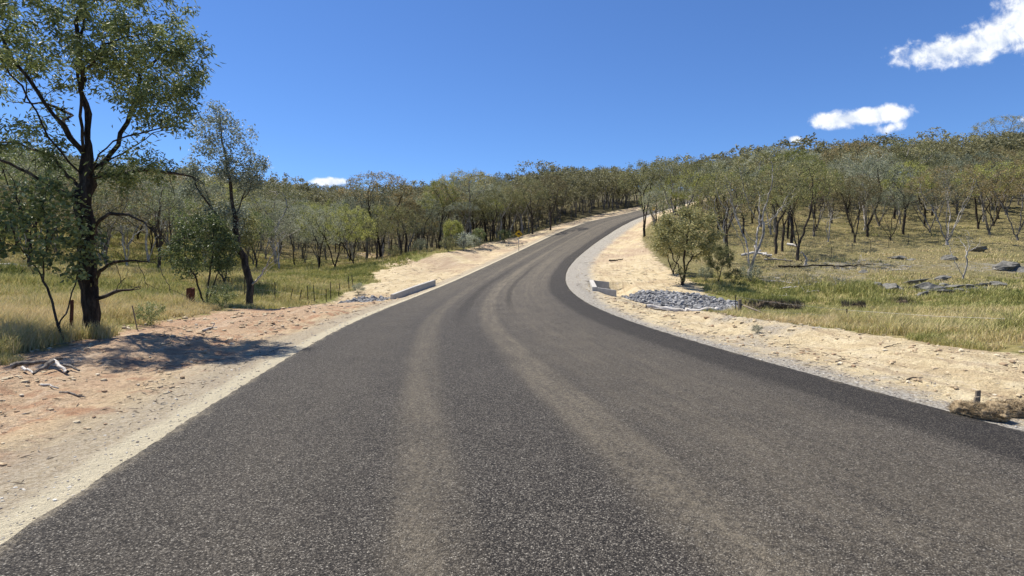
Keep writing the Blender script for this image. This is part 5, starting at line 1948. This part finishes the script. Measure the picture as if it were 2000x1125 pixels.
for q, (px, py, d, lab) in enumerate([
        (1645, 705, 9.3, "dark twig on the earth pad, nearest the seal"),
        (1545, 669, 11.6, "dark twig in the middle of the earth pad"),
        (1740, 684, 9.9, "crooked twig on the earth pad in front of the straw grass"),
        (1785, 735, 7.8, "forked twig low on the earth pad, left of the erosion socks"),
        (1600, 650, 12.6, "pale twig along the crest of the earth pad"),
        (1690, 661, 11.6, "grey twig on the crest of the earth pad, right of the lone picket")]):
    a = 1.1 * q
    dead_wood("twig", [(px - 14, py, d, .015), (px, py, d + .08 * math.sin(a), .03), (px + 15, py, d + .2 * math.sin(a), .02)], .011, .004, BARK['dark'] if q != 4 else DW, lab, 2, 90 + q, step=.04, group="twigs on the earth pad")


# ---- low banks of dark soil in the paddock
def soil_bank(px, py, d, wd, ht, label, seed):
    x, y = at_px(px, py, d)
    z = ground(x, y)
    bm = bmesh.new()
    nx, ny = 44, 12
    prof = [(-.10, -.05), (-.06, .12), (-.03, .4), (-.05, .7), (-.09, .92), (-.02, 1.03), (.12, 1.05), (.3, .95), (.5, .75), (.75, .45), (1.0, .15), (1.2, -.1)]
    vs = []
    for i in range(nx + 1):
        t = i / nx
        env = math.sin(math.pi * t) ** .45 if 0 < t < 1 else .02
        env *= .75 + .5 * float(vnoise(np.array([t * 7.0]), np.array([seed * 1.7]), seed)[0])
        row = []
        for j, (py_, pz) in enumerate(prof):
            q = fbm(np.array([t * wd * 5]), np.array([j * .8]), seed, 3)[0] - .5
            row.append(bm.verts.new(((t - .5) * wd, py_ * .8 + q * .22 + .25 * math.sin(t * 9 + seed), (pz + q * .22) * ht * env - .03)))
        vs.append(row)
    for i in range(nx):
        for j in range(len(prof) - 1):
            bm.faces.new((vs[i][j], vs[i + 1][j], vs[i + 1][j + 1], vs[i][j + 1]))
    bmesh.ops.recalc_face_normals(bm, faces=bm.faces)
    o = bm_obj("soil_bank", bm, M_SOIL, None, True, (x, y, z))
    tag(o, label, "soil bank")
    # roots and dead grass hanging over the lip
    rng = np.random.RandomState(seed)
    n = int(550 * wd)
    u = rng.uniform(-.47, .47, n)
    P = np.stack([u * wd, rng.uniform(-.12, .5, n) + .25 * np.sin((u + .5) * 9 + seed), ht * rng.uniform(.55, .95, n)], 1)
    hang = rng.rand(n) < .55
    dv = np.stack([rng.normal(0, .3, n), np.where(hang, -.5, .0) + rng.normal(0, .3, n), np.where(hang, -.6, 1.0)], 1)
    ln = rng.uniform(.10, .30, (n, 1))
    sd = np.stack([np.full(n, .011), rng.normal(0, .004, n), np.zeros(n)], 1)
    V = np.stack([P + sd, P - sd, P + dv * ln], 1).reshape(-1, 3)
    me = np_mesh("overhanging_roots", V, [np.arange(n * 3).reshape(-1, 3)], False, {'rnd': ('FACE', rng.rand(n))}, [rnd_material("dry_roots", [(0, (.05, .04, .03)), (.5, (.15, .12, .08)), (1, (.30, .25, .14))])])
    mesh_obj("overhanging_roots", me, o)


soil_bank(1512, 604, 25.5, 2.6, .50, "long dark undercut soil bank in the right paddock, beyond the timber corner post", 3)
soil_bank(1672, 595, 26.5, 1.1, .30, "small dark soil bank in the paddock, straight above the lone picket", 5)
soil_bank(1768, 587, 28, 1.0, .28, "small dark hollow bank in the paddock, below the main rock outcrop", 8)


# ---- shrubs
SHR = [
    (1466, 548, 37.5, 1.3, 'grey-green', "grey scrub round the foot of the pale forked gum"),
    (1432, 552, 36.5, 1.1, 'olive', "olive shrub between the low open gum and the pale forked gum"),
    (1378, 556, 37.5, 1.0, 'grey-green', "pale shrub right of the bushy round gum's foot"),
    (1300, 452, 66, 1.5, 'grey-green', "grey shrub under the twisted gum at the road's end"),
    (1350, 452, 64, 1.6, 'olive', "olive shrub uphill of the bushy round gum"),
    (905, 498, 65, 2.1, 'silver', "silvery shrub on the bank left of the yellow sign"),
    (875, 504, 62, 1.7, 'olive', "olive shrub where the side track leaves the verge"),
    (926, 494, 67, 1.7, 'silver', "second silvery shrub, close left of the yellow sign"),
    (820, 505, 64, 1.6, 'grey-green', "scrubby shrub on the left of the side track"),
    (770, 512, 60, 1.4, 'olive', "low shrub under the splayed black stems"),
    (985, 474, 74, 1.8, 'deep', "dark shrub right behind the yellow sign's post"),
    (292, 612, 14.5, .62, 'deep', "leafy green weed in the grass right of the big dark trunk"),
    (432, 596, 20, .9, 'deep', "low green shrub between the bushy young gum and the slender gum"),
    (700, 590, 33, .7, 'grey-green', "tussock-like shrub at the left end of the small rubble"),
    (1478, 668, 13.2, .22, 'grey-green', "tiny weed at the grass edge above the earth pad"),
]
for q, (px, py, d, h_, lf, lab) in enumerate(SHR):
    x, y = at_px(px, py, d)
    plant("shrub", SHRUB[q % 3], x, y, h_, q * 1.7, 'dark' if lf != 'silver' else 'grey', lf, lab, 'shrub')
